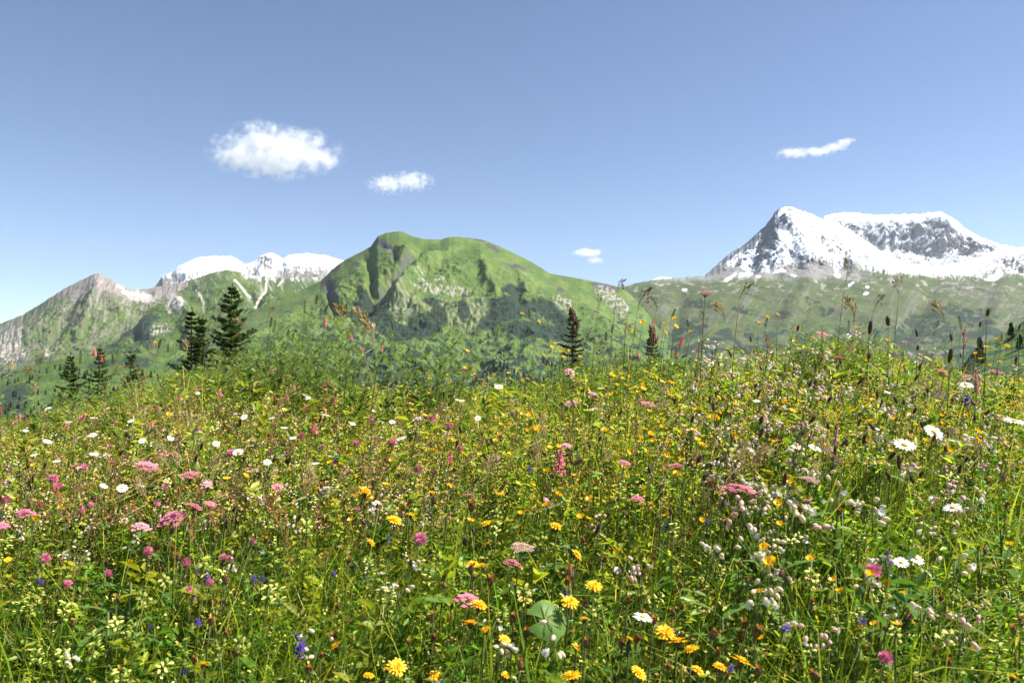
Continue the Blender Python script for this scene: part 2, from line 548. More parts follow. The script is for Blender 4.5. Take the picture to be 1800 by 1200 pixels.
# C: green shoulder under the snow
def cov_c(px, row, X, Y, Z, n):
    wx, wr = warp(px, row, 9, 20, 41)
    c = meadow_cover(px, row, 34, 42)
    fine = fbm(px / 5, row / 8, 5, 44)
    st = fbm((px - row * .5) / 4, (row + px * .4) / 34, 4, 43)
    c = mixc(c, sstep(.22, .4, st) * sstep(590, 520, row) * .7, SCREE)
    c = mixc(c, blob(wx, wr, 311, 538, 11, 27, -32) * sstep(-.5, -.1, fine), SCREE * 1.05)
    c = mixc(c, blob(wx, wr, 296, 545, 5, 14, -30) * sstep(-.2, .1, fine), SCREE)
    for pts, wd in ((P((412, 492), (440, 522)), 2), (P((345, 512), (360, 545)), 2), (P((470, 490), (466, 512), (452, 530), (449, 540)), 1.8), (P((498, 492), (490, 503)), 1.5)):
        c = mixc(c, sstep(wd * 1.5, wd * .5, polydist(wx * .3 + px * .7, wr * .3 + row * .7, pts)), SCREE * 1.25)
    c = mixc(c, sstep(502, 484, wr + 14 * fine) * sstep(415, 440, px) * sstep(.15, -.15, fbm(px / 9, row / 14, 4, 46)), ROCK * 1.1)
    c = mixc(c, sstep(496, 480, wr + 14 * fine) * sstep(418, 440, px) * sstep(-.05, .12, fbm(px / 6, row / 16, 4, 47)), SNOW)
    for b in ((238, 582, 32, 20, 15), (258, 600, 16, 14, 0), (262, 570, 18, 10, -10)):
        c = mixc(c, blob(wx, wr, *b) * sstep(-.6, -.25, fine), PINE)
    c = mixc(c, blob(wx, wr, 285, 592, 18, 12, 0) * sstep(-.1, .2, fine), SCREE)
    for b in ((180, 603, 16, 8, -20), (195, 610, 9, 6, 0), (345, 512, 5, 12, -20), (371, 520, 10, 4, 50), (268, 568, 8, 5, 0), (264, 617, 14, 10, 0), (330, 600, 10, 6, 0), (355, 608, 8, 5, 0)):
        c = mixc(c, blob(wx, wr, *b) * sstep(-.4, 0, fine), PINE)
    c = mixc(c, sstep(.22, .4, fbm(px / 12, row / 7, 4, 49)) * sstep(590, 625, row), PINE)
    return c


loft('green_shoulder', 120, 640, 1.3, [
    (1700, P((120, 860), (640, 860))), (2200, P((120, 720), (640, 720))), (3600, P((120, 640), (200, 606), (260, 585), (350, 575), (450, 552), (560, 540), (640, 530))),
    (5300, P((120, 648), (150, 622), (200, 590), (225, 555), (246, 535), (270, 519), (290, 510), (320, 497), (345, 489), (370, 480), (398, 474), (420, 478), (440, 484), (470, 486), (500, 488), (540, 487), (580, 490), (640, 495)))],
    52, 420, cov_c, jag=.6, seed=61, mat=M_ALP,
    creases=[(P((400, 476), (440, 522), (450, 545)), -30, 9), (P((300, 515), (330, 560), (340, 610)), 24, 13), (P((450, 545), (470, 505), (500, 492)), -26, 8), (P((230, 560), (240, 600)), -26, 12)])


# D: the green double summit in the middle
def cov_d(px, row, X, Y, Z, n):
    wx, wr = warp(px, row, 8, 18, 71)
    c = meadow_cover(px, row, 40, 72) * 1.3
    fine = fbm(px / 5, row / 5, 5, 74); fin2 = fbm(px / 11, row / 6, 4, 75)
    c = mixc(c, sstep(.30, .5, fbm(px / 16, row / 5, 5, 76)) * sstep(440, 490, row) * .45, SCREE * .7)
    # cliffs, their shade painted in as a darker rock tone
    for b in ((676, 432, 20, 9, 38), (692, 452, 4, 14, -15), (577, 505, 13, 17, -20), (585, 530, 8, 20, -10), (590, 470, 12, 7, -40), (627, 468, 9, 6, 20),
              (845, 421, 14, 3, 10), (866, 436, 13, 5, 30), (1062, 504, 24, 6, 12), (986, 512, 9, 5, 40), (905, 470, 22, 4, 20), (760, 461, 4, 5, 0)):
        c = mixc(c, blob(wx, wr, *b, soft=.15) * sstep(-.55, -.3, fine), DROCK * .75)
    c = mixc(c, sstep(7, 2, polydist(wx, wr, P((748, 440), (722, 462), (700, 484)))) * sstep(-.25, .1, fine), DROCK)  # shadow line beside the second hump, painted as a dark band
    c = mixc(c, sstep(.5, .8, 1 - n[..., 2] + .15 * fine) * .8, DROCK * 1.4)
    gul = ridged((px - 30 * np.sin(row / 60)) / 22, row / 90, 4, 199)
    c = mixc(c, sstep(.78, .9, gul + .25 * fine) * .3, DROCK * 1.3)
    c = mixc(c, sstep(.2, .34, fbm(px / 24, row / 7, 4, 198)) * .3, np.array([.085, .08, .042]))
    c = mixc(c, sstep(.22, .36, ridged(px / 9 + row / 30, row / 7, 4, 203) * fbm(px / 30, row / 20, 2, 204)) * .6, np.array([.03, .055, .02]))
    # pale rock bands
    for b in ((738, 500, 10, 4, -10), (757, 510, 26, 4, -4), (790, 520, 36, 6, -12), (822, 514, 12, 6, 10), (745, 524, 24, 4, -6), (921, 504, 5, 4, 0), (985, 545, 20, 20, -40), (1072, 522, 30, 14, 35), (1090, 540, 12, 20, -30)):
        c = mixc(c, blob(wx, wr, *b) * sstep(-.08, .2, fine), SCREE * .8)
    # rocks among the dwarf pines low down
    lowb = np.maximum(blob(wx, wr, 690, 570, 60, 42, 0), blob(wx, wr, 800, 560, 70, 26, 0))
    c = mixc(c, lowb * sstep(.0, .18, fine) * .75, SCREE * .62)
    # dwarf pine thickets
    for b in ((711, 494, 21, 9, 2), (903, 511, 22, 10, -12), (655, 526, 28, 10, -14), (640, 540, 18, 7, 0), (920, 548, 62, 24, 2), (885, 565, 50, 18, -25), (975, 580, 48, 28, 25), (950, 600, 60, 16, 10),
              (655, 572, 40, 26, 20), (740, 590, 26, 22, 0), (690, 598, 40, 16, 10), (770, 575, 16, 20, 10), (815, 560, 12, 14, 0), (760, 545, 18, 8, 0), (610, 560, 22, 14, 0)):
        c = mixc(c, blob(wx, wr, *b, soft=.12) * sstep(-.62, -.42, fine) * (1 - .9 * blob(wx, wr, 955, 570, 26, 9, 30) * sstep(-.1, .1, fine)), PINE)
    low = sstep(575, 620, row + 12 * fin2)
    c = mixc(c, low * sstep(.06, .14, fbm(px / 22, row / 9, 5, 78) + .25 * sstep(640, 690, row)), PINE * 1.2)
    c = mixc(c, sstep(.22, .36, fbm(px / 18, row / 8, 5, 79)) * sstep(520, 560, row) * .9, PINE * 1.3)
    return c


D_OBJ, D_GRID = loft('green_mountain', 236, 1240, 1.2, [
    (1150, P((236, 900), (1180, 900))), (1400, P((236, 760), (1180, 760))), (1900, P((236, 700), (400, 680), (560, 670), (800, 655), (1000, 655), (1180, 660))),
    (2600, P((236, 690), (330, 630), (400, 604), (560, 580), (700, 556), (800, 545), (900, 540), (1000, 560), (1100, 585), (1180, 600))),
    (3400, P((236, 692), (300, 652), (330, 630), (400, 578), (430, 556), (465, 538), (500, 522), (540, 505), (563, 494), (578, 480), (590, 468), (603, 459), (620, 450), (640, 440), (652, 433), (658, 424), (664, 415), (680, 409), (700, 406), (712, 409), (726, 416), (745, 420), (775, 421), (788, 417), (800, 416), (822, 418), (845, 421), (862, 426), (880, 434), (905, 446), (930, 458), (950, 470), (965, 480), (985, 484), (1010, 488), (1040, 494), (1070, 500), (1088, 504), (1105, 514), (1130, 540), (1160, 580), (1195, 640), (1240, 740)))],
    50, 310, cov_d, jag=.5, fine_amp=.2, seed=81, mat=M_ALP, smooth_ridge=4, aniso=2.0,
    creases=[(P((752, 428), (735, 450), (700, 484), (665, 520), (640, 560)), -84, 11), (P((800, 424), (775, 445), (735, 490), (700, 540)), 42, 13), (P((664, 428), (680, 438), (700, 446)), -34, 5), (P((692, 446), (696, 465)), -14, 4), (P((700, 412), (704, 440), (724, 460)), 18, 9),
             (P((575, 500), (580, 530), (596, 560)), -44, 7), (P((640, 452), (655, 480), (650, 520)), -30, 6), (P((720, 425), (712, 450), (695, 480)), 30, 6), (P((840, 428), (850, 470), (870, 520)), 22, 8), (P((885, 445), (905, 490), (915, 530)), -24, 8), (P((620, 462), (640, 500), (650, 540)), 18, 12), (P((930, 465), (960, 520), (1010, 590)), 14, 16), (P((1030, 496), (1070, 540), (1100, 590)), -24, 14), (P((860, 445), (830, 500), (790, 540)), -14, 14)])


# E: big snow mountain on the right with its green foreslope; two bodies
def cov_e(px, row, X, Y, Z, n):
    wx, wr = warp(px, row, 9, 22, 91)
    c = meadow_cover(px, row, 34, 92)
    c = c * .45 + .55 * np.array([.058, .080, .032]) * (.92 + .35 * fbm(px / 60, row / 22, 4, 97)[..., None])
    c = mixc(c, sstep(.0, .35, fbm((px - .6 * row) / 40, (row + .2 * px) / 16, 4, 95)) * .5, OLIVE)
    fine = fbm(px / 5, row / 6, 5, 94); st = fbm((px + row * .9) / 5, (row - px * .5) / 28, 5, 93); rad = fbm(px / 4, row / 26, 4, 96)
    c = mixc(c, sstep(.16, .36, fbm(px / 15, row / 7, 5, 98)) * sstep(540, 500, row) * .8, SCREE * .85)
    c = mixc(c, sstep(.36, .5, st) * .5, SCREE * .8)
    gul = ridged((px + .55 * (row - 500)) / 26, row / 120, 4, 197)
    c = mixc(c, sstep(.62, .8, gul + .2 * fine) * sstep(495, 520, row) * .55, ROCK * .5)
    c = mixc(c, sstep(.12, .3, fbm((px - .3 * row) / 30, row / 6, 4, 198)) * .4, np.array([.085, .075, .045]))
    # grey scree skirt under the snow
    skirt = sstep(498, 486, wr + 7 * fine - .012 * np.abs(px - 1330)) * sstep(1100, 1200, wx)
    c = mixc(c, skirt * sstep(1560, 1480, wx), np.array([.19, .19, .19]))
    c = mixc(c, blob(wx, wr, 1700, 512, 60, 14, 10) * sstep(-.1, .25, fine), ROCK * .5)
    c = mixc(c, blob(wx, wr, 1790, 545, 60, 30, 20) * sstep(.0, .3, fine) * .7, ROCK * .55)
    # snow
    lim = np.interp(px, [1230, 1262, 1300, 1345, 1400, 1450, 1520, 1600, 1700, 1760, 1860], [440, 462, 475, 479, 471, 472, 479, 484, 488, 486, 484])
    sn = sstep(5, -7, row - lim + 7 * rad + 9 * fine)
    c = mixc(c, sn, SNOW)
    # rock showing through on the left face, ribs and right spur
    face = np.maximum(blob(wx, wr, 1288, 450, 56, 13, -42, .4), blob(wx, wr, 1350, 422, 42, 20, -25, .5))
    face = np.maximum(face, .75 * blob(wx, wr, 1345, 455, 46, 9, -14, .4))
    ramp = blob(wx, wr, 1440, 450, 90, 26, 24, .4)
    ac = px * .66 + row * .75; al = -px * .75 + row * .66
    dl = fbm(ac / 5, al / 24, 5, 191); ac2 = px * .5 - row * .86; al2 = px * .86 + row * .5; dr = fbm(ac2 / 4, al2 / 30, 5, 192)
    side = sstep(1400, 1370, px + .12 * (row - 370))
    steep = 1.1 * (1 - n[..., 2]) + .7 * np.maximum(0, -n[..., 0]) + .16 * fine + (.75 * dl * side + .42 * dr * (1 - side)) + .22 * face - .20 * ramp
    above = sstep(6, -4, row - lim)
    c = mixc(c, above * sstep(.56, .68, steep), SHADED_ROCK)  # bare rock, bluish shade painted into its colour
    c = mixc(c, above * sstep(.85, 1.05, steep), SHADED_ROCK * .7)
    c = mixc(c, blob(wx, wr, 1395, 372, 16, 4, 18) * sstep(-.12, .1, fine), ROCK)
    c = mixc(c, blob(wx, wr, 1470, 450, 40, 12, 25) * sstep(.05, .2, fine), ROCK)
    c = mixc(c, blob(wx, wr, 1790, 470, 70, 20, -12) * sstep(-.12, .12, fine + .4 * st), ROCK * .85)
    for b in ((1283, 492, 12, 2.6, -25), (1312, 484, 15, 3.4, -26), (1368, 484, 11, 2.2, 0), (1395, 490, 5, 1.8, 0), (1468, 478, 4, 7, -10), (1472, 489, 6, 4, 0), (1496, 502, 6, 2.4, -30), (1524, 508, 3, 2, 0), (1745, 492, 16, 4, -14), (1204, 509, 5, 1.6, 0), (1332, 489, 5, 1.6, 0), (1522, 517, 5, 1.6, 0)):
        c = mixc(c, blob(px + 2 * fine, row + 2 * fine, *b), SNOW)
    # dwarf pine
    for b in ((1232, 534, 30, 8, 5), (1110, 545, 34, 12, 35), (1305, 548, 18, 7, 10), (1425, 533, 12, 4, 15), (1448, 552, 14, 5, 20), (1375, 560, 20, 7, 10), (1640, 575, 50, 22, 25), (1700, 560, 50, 14, 20), (1590, 590, 24, 14, 40), (1135, 575, 26, 14, 0), (1210, 580, 30, 10, 0)):
        c = mixc(c, blob(wx + 22 * fbm(px / 16, row / 9, 4, 207), wr + 9 * fbm(px / 16, row / 9, 4, 208), *b, soft=.15) * sstep(-.28, -.05, fine + .9 * fbm(px / 14, row / 7, 4, 206)), PINE * .8)
    c = mixc(c, sstep(-.02, .08, fbm(px / 34, row / 13, 5, 99) + .004 * (row - 600)) * sstep(552, 590, row + 25 * fbm(px / 60, row / 60, 2, 100)), PINE * 1.15)
    return c


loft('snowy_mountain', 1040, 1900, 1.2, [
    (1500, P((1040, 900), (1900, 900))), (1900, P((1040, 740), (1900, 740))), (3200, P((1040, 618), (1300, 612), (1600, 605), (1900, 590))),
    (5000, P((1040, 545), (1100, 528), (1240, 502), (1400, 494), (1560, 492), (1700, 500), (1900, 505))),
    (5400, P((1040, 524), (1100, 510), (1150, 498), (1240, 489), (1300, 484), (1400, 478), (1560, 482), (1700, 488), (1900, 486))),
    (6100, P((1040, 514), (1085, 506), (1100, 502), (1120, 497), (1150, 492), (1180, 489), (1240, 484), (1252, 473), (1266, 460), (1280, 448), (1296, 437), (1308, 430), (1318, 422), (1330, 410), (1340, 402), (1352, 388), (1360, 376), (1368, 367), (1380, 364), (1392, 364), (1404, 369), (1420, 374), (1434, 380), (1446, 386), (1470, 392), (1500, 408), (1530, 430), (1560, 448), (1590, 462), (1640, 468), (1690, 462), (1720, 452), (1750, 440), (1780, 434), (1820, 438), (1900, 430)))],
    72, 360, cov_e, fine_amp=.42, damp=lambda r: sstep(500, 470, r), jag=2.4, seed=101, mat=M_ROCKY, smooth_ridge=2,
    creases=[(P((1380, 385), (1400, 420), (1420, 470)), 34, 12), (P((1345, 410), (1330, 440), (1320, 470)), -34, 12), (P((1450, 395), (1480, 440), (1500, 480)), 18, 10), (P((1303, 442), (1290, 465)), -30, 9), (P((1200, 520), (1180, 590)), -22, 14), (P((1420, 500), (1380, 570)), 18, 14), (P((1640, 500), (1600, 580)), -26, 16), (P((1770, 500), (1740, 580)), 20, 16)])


def cov_e2(px, row, X, Y, Z, n):
    wx, wr = warp(px, row, 10, 26, 111)
    fine = fbm(px / 5, row / 7, 5, 113); big = fbm((px - row * .6) / 24, (row + px * .4) / 13, 4, 115)
    c = np.broadcast_to(SNOW, px.shape + (3,)).copy()
    top = np.interp(px, [1440, 1480, 1530, 1580, 1630, 1660, 1700, 1740, 1770, 1860], [396, 396, 400, 397, 392, 386, 408, 422, 432, 440])
    bot = np.interp(px, [1440, 1490, 1530, 1570, 1600, 1640, 1690, 1730, 1770, 1860], [396, 408, 432, 445, 452, 459, 460, 452, 436, 440])
    cl = sstep(-6, 7, wr - top) * sstep(5, -4, wr - bot)
    led = fbm((px + row * 1.3) / 34, (row - px * .42) / 6.5, 5, 117); led2 = fbm((px - row * .8) / 30, (row + px * .5) / 9, 4, 119); col_ = fbm(px / 4.0, row / 24, 5, 118)
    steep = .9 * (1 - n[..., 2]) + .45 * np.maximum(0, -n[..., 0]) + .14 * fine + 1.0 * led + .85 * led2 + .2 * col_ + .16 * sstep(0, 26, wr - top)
    c = mixc(c, cl * sstep(.46, .60, steep), SHADED_ROCK * (1.0 + .7 * col_[..., None]))  # cliff rock with haze blue and shade painted in
    c = mixc(c, cl * sstep(.70, .95, steep), SHADED_ROCK * .7)
    c = mixc(c, sstep(.75, .9, steep) * .6, ROCK)
    lx, lr = warp(px, row, 5, 12, 120)
    for pts, wd in ((P((1530, 432), (1555, 418), (1585, 408), (1612, 401)), 3.2), (P((1568, 438), (1590, 432), (1610, 430)), 3.2), (P((1626, 386), (1648, 401), (1684, 417), (1670, 428)), 3.6), (P((1537, 384), (1568, 399)), 3),
                    (P((1655, 457), (1680, 451)), 2.6), (P((1502, 397), (1542, 414)), 3.2), (P((1713, 415), (1750, 426)), 2.6), (P((1600, 385), (1625, 408), (1640, 418)), 2.2), (P((1610, 440), (1650, 432)), 2.0)):
        c = mixc(c, sstep(wd * 1.4, wd * .5, polydist(lx, lr, pts)) * sstep(.3, .05, fine), SNOW)
    return c


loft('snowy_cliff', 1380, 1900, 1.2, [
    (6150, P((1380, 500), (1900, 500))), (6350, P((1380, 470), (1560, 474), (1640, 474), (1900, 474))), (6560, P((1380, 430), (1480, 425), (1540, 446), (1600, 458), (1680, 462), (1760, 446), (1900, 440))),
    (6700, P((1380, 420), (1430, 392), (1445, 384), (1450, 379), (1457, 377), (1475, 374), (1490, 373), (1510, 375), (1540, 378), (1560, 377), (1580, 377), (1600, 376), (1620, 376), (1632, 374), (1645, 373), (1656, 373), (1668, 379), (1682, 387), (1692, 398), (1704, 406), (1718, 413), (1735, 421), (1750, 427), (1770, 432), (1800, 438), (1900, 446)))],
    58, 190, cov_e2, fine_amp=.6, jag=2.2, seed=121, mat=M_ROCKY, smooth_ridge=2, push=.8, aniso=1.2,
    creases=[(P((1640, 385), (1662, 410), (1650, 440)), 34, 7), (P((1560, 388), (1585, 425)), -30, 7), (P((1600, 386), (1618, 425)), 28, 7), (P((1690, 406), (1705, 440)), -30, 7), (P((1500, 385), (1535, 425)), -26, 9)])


# a distant snow top in the saddle
def cov_far(px, row, X, Y, Z, n): return np.broadcast_to(SNOW, px.shape + (3,)).copy()


loft('distant_snow_summit', 1120, 1215, 1.5, [(7600, P((1120, 560), (1215, 560))), (8000, P((1120, 502), (1142, 495), (1152, 489), (1162, 486), (1172, 487), (1184, 489), (1200, 493), (1215, 500)))],
     20, 300, cov_far, jag=.6, seed=131, mat=M_ROCKY)


# low sunny foothill at the left
def cov_foot(px, row, X, Y, Z, n):
    c = meadow_cover(px, row, 26, 142) * 1.1
    fine = fbm(px / 5, row / 5, 5, 144); wx, wr = warp(px, row, 8, 18, 145)
    for b in ((10, 655, 22, 9, 0), (20, 700, 40, 22, -20), (0, 720, 60, 20, 0), (180, 640, 30, 8, -10), (240, 636, 30, 10, 0), (330, 640, 40, 10, 0)):
        c = mixc(c, blob(wx, wr, *b) * sstep(-.4, -.05, fine), PINE * 1.15)
    return mixc(c, sstep(.2, .34, fbm(px / 10, row / 5, 4, 146)) * .9, PINE * 1.3)


FOOT_OBJ, FOOT_GRID = loft('foothill', -80, 420, 1.4, [(700, P((-80, 940), (420, 940))), (900, P((-80, 800), (420, 800))), (1300, P((-80, 720), (420, 715))),
     (1700, P((-80, 672), (0, 658), (40, 648), (90, 634), (130, 628), (180, 624), (240, 620), (300, 630), (350, 660), (390, 705), (420, 760)))],
     16, 160, cov_foot, jag=.4, seed=141, mat=M_ALP, back=.3)


# terraced hillside at the right edge
def cov_terr(px, row, X, Y, Z, n):
    c = meadow_cover(px, row, 22, 152) * 1.35
    fine = fbm(px / 6, row / 4, 5, 154)
    band = np.sin((row + .18 * px + 5 * fbm(px / 40, row / 20, 3, 155)) * 2 * np.pi / 15)
    c = mixc(c, sstep(.35, .8, band + .3 * fine), PINE * 1.7)
    wx, wr = warp(px, row, 6, 14, 156)
    return mixc(c, sstep(630, 660, wr + 10 * fine) * .8, PINE * 1.4)


loft('terraced_hill', 1640, 2000, 1.2, [(180, P((1640, 900), (2000, 900))), (240, P((1640, 740), (1700, 700), (2000, 680))),
     (380, P((1640, 700), (1675, 665), (1695, 638), (1712, 615), (1730, 602), (1750, 594), (1770, 584), (1790, 570), (1810, 556), (1850, 540), (2000, 500)))],
     4, 26, cov_terr, jag=1.0, seed=151, mat=M_NEAR, back=.25)



# ------------------------------------------------------------------ plant materials
M_STEM = leaf_mat('green_stem', (.10, .15, .03), .25)
M_DARKSTEM = leaf_mat('dark_stem', (.085, .105, .03), .15)
M_LEAF = leaf_mat('herb_leaf', (.11, .20, .032), .42, vary=.35)
M_VETCH = leaf_mat('vetch_leaflet', (.15, .23, .05), .42, vary=.35)
M_BIGLEAF = leaf_mat('broad_leaf_tissue', (.13, .24, .05), .45, vary=.2)
M_STRAW = leaf_mat('straw', (.42, .33, .15), .3, tint=(1, .9, .7), vary=.3)
M_BROWNGRASS = leaf_mat('brown_panicle', (.22, .15, .07), .25, tint=(1, .9, .7), vary=.3)
M_TIMOTHY = leaf_mat('green_brown_spike', (.12, .13, .055), .2, vary=.3)
M_WHITE = leaf_mat('white_petal', (.82, .82, .80), .3, tint=(1, 1, .95), vary=.04)
M_DISC = leaf_mat('yellow_disc', (.80, .42, .02), .1, tint=(1, .8, .5), vary=.15)
M_HAWK = leaf_mat('orange_yellow_ray', (.90, .55, .012), .35, tint=(1.05, .9, .5), vary=.16)
M_ORANGE = leaf_mat('orange_bud', (.52, .22, .035), .25, tint=(1, .8, .5), vary=.2)
M_BUTTER = leaf_mat('buttercup_petal', (.90, .56, .012), .35, rough=.3, tint=(1.05, 1, .5), vary=.12)
M_PALEY = leaf_mat('pale_yellow_petal', (.80, .72, .20), .35, tint=(1, 1, .6), vary=.12)
M_RATGREEN = leaf_mat('yellow_green_calyx', (.25, .36, .05), .35, vary=.2)
M_CAMP = leaf_mat('pinkish_bladder', (.68, .50, .46), .4, tint=(1, .9, .85), vary=.14)
M_CAMPW = leaf_mat('cream_bladder', (.72, .63, .48), .4, tint=(1, .97, .85), vary=.12)
M_UMBEL = leaf_mat('pink_umbel', (.78, .25, .38), .3, tint=(1, .8, .9), vary=.16)
M_UMBELP = leaf_mat('pale_pink_umbel', (.82, .42, .52), .3, tint=(1, .85, .9), vary=.14)
M_UMBELB = leaf_mat('faded_umbel', (.45, .30, .24), .2, tint=(1, .8, .7), vary=.2)
M_CLOVER = leaf_mat('red_clover', (.64, .19, .32), .3, tint=(1, .8, .9), vary=.25)
M_SAIN = leaf_mat('sainfoin_pink', (.84, .30, .38), .35, tint=(1, .8, .9), vary=.18)
M_BIST = leaf_mat('bistort_pink', (.72, .36, .46), .3, tint=(1, .85, .9), vary=.15)
M_BLUE = leaf_mat('violet_petal', (.10, .055, .34), .3, tint=(.9, .8, 1.2), vary=.25)
M_DARKB = leaf_mat('dark_brown_head', (.055, .034, .02), .05, tint=(1, .9, .7), vary=.3)
M_BROWN = leaf_mat('brown_seed', (.21, .11, .05), .15, tint=(1, .8, .6), vary=.3)
M_RUST = leaf_mat('rusty_dock', (.34, .13, .06), .3, tint=(1, .75, .6), vary=.3)
M_ATTR = leaf_mat('meadow_blades', attr=True, trans=.5, rough=.42, spec=.4)
M_ATTRF = leaf_mat('tiny_petals', attr=True, trans=.35, rough=.5, spec=.2, tint=(1, .95, .7))
M_NEEDLE = leaf_mat('spruce_needles', (.062, .105, .026), .2, vary=.4)
M_NEEDLEB = leaf_mat('brownish_needles', (.075, .075, .026), .15, vary=.4)
M_CONE = leaf_mat('brown_cones', (.12, .06, .03), .05, vary=.3)
M_BARK = leaf_mat('bark', (.09, .065, .045), 0., vary=.3)

# ------------------------------------------------------------------ spruces
def spruce_meshes(h, base_r, seed, needle, dens=1.0, cones=False, fine=1.0):
    fine = fine * min(1.6, max(.34, h / 6.0)) if fine < 4 else fine
    R = random.Random(seed)
    t = MB()
    t.tube([(0, 0, -.3), (0, 0, h * .4), (R.uniform(-.01, .01) * h, 0, h * .8), (0, 0, h)], [h * .016, h * .012, h * .006, h * .0015], M_BARK, 6)
    c = MB()
    z = h * .06; n = 0

    def spray(p, d, ln):
        for q in range(2):
            dd = (Vector(d) + Vector((R.uniform(-.5, .5), R.uniform(-.5, .5), R.uniform(-.35, .5)))).normalized()
            nn = Vector((R.uniform(-1, 1), R.uniform(-1, 1), R.uniform(-1, 1)))
            sd = dd.cross(nn)
            if sd.length < 1e-3: continue
            sd = sd.normalized() * ln * .16
            a = Vector(p); b = a + dd * ln
            c.poly([a - sd * .4, a + sd * .4, b + sd * .3, b - sd * .3], needle)
            c.poly([a + dd * ln * .2, a + dd * ln * .3 + sd * 2.2, a + dd * ln * .62 + sd * 2.6, a + dd * ln * .5], needle)
            c.poly([a + dd * ln * .2, a + dd * ln * .5, a + dd * ln * .62 - sd * 2.6, a + dd * ln * .3 - sd * 2.2], needle)
    while z < h * .97:
        f = z / h
        L0 = base_r * (1 - f) ** .95 * R.uniform(.5, 1.2) + .04 * base_r
        for k in range(R.randint(5, 7)):
            if R.random() > .92: continue
            az = R.uniform(0, 2 * math.pi); L = L0 * R.uniform(.6, 1.15)
            up = .15 + .75 * f; m = max(4, int(L / (.07 * fine)))
            pts = []
            for i in range(m + 1):
                s = i / m
                pts.append(Vector((math.cos(az) * L * s, math.sin(az) * L * s, z + L * (up * .5 * s - .55 * s + .5 * s * s * (1 - .3 * f)))))
            c.tube([tuple(p) for p in (pts[0], pts[m // 2], pts[-1])], [h * .004, h * .0025, h * .001], M_BARK, 3)
            for i in range(1, m + 1):
                d = (pts[i] - pts[i - 1]).normalized(); side = Vector((-math.sin(az), math.cos(az), 0))
                wsp = L * .26 * math.sin(min(1, .2 + (1 - i / m) * .9) * math.pi * .5)
                for e in (-1, 1):
                    for r in range(max(1, int(dens * (.6 + wsp / (.14 * fine))))):
                        q = pts[i] + side * e * wsp * R.uniform(0, 1) + Vector((0, 0, -abs(wsp) * R.uniform(0, .22))) + d * R.uniform(-.03, .03)
                        spray(q, d * .7 + side * e * .7, R.uniform(.09, .16) * fine)
                spray(pts[i], d, .13 * fine)
        z += h * R.uniform(.022, .046) * (1.2 - .45 * f)
    for i in range(14):
        spray((0, 0, h * (.93 + .07 * i / 14)), (R.uniform(-.5, .5), R.uniform(-.5, .5), 1), .08 * fine)
    if cones:
        for i in range(26):
            zz = h * R.uniform(.84, 1.0); az = R.uniform(0, 6.28); rr = base_r * (1 - zz / h) * .6 + .03
            c.ball((rr * math.cos(az), rr * math.sin(az), zz), (.03, .06), M_CONE, nu=5, nv=3)
    return t.mesh('trunk'), c.mesh('crown', False)


def spruce(px, top_row, Y, halfw_px, label, seed, needle=M_NEEDLE, cones=False, group=None, dens=1.0, hmin=0.):
    x, y, z = at(px, top_row, Y)
    g = float(ground(x, y)) + CANOPY * .6
    h = max(z - g, hmin)
    tm, cm = spruce_meshes(h, halfw_px * Y / F, seed, needle, dens, cones, fine=max(.75, Y / 24))
    r = tag(empty('spruce_tree', (x, y, z - h)), label, 'tree', group)
    link('trunk', tm, r); link('crown', cm, r)
    return r


spruce(408, 499, 24, 86, 'tallest dark spruce, pointed and single-tipped, behind the leafy bank on the left', 3, group='young spruces behind the left bank', dens=1.7)
spruce(338, 540, 23, 70, 'slender dark spruce just left of the tallest spruce, its leader leaning beside a thinner twin', 4, group='young spruces behind the left bank', dens=1.2)
spruce(356, 556, 24.5, 62, 'thin spruce tip squeezed between its left twin and the tallest spruce', 5, group='young spruces behind the left bank', dens=1.2)
spruce(124, 620, 22, 54, 'small dark spruce farthest left, its tip just over the meadow plants', 6, group='young spruces behind the left bank')
spruce(176, 608, 22, 54, 'small dark spruce, middle one of the three low spruces on the left', 8, group='young spruces behind the left bank')
spruce(230, 612, 21, 52, 'small broad dark spruce, rightmost of the three low spruces on the left', 9, group='young spruces behind the left bank')
spruce(1006, 543, 15, 62, 'narrow brownish spruce with a knobbly cone-laden tip, alone below the green mountain', 10, M_NEEDLEB, True, dens=1.3)
spruce(1146, 574, 15, 46, 'narrow dark brown young spruce half hidden by pink sainfoin right of the centre', 12, M_NEEDLEB, True, dens=1.3)
# spruces on the terraced hillside
for i, (px, tr, hw, Y, lab) in enumerate(((1777, 566, 11, 360, 'dark spruce standing highest on the terraced green hillside at the right edge'), (1722, 592, 9, 330, 'dark spruce lowest on the outline of the terraced hillside'), (1793, 588, 9, 330, 'dark spruce at the right edge of the photo on the terraced hillside'))):
    x, y, z = at(px, tr, Y)
    tm, cm = spruce_meshes(11.0, 2.6, 30 + i, M_NEEDLE, 1.0, fine=4.5)
    r = tag(empty('spruce_tree', (x, y, z - 11.0)), lab, 'tree', 'spruces on the terraced hillside')
    link('trunk', tm, r); link('crown', cm, r)

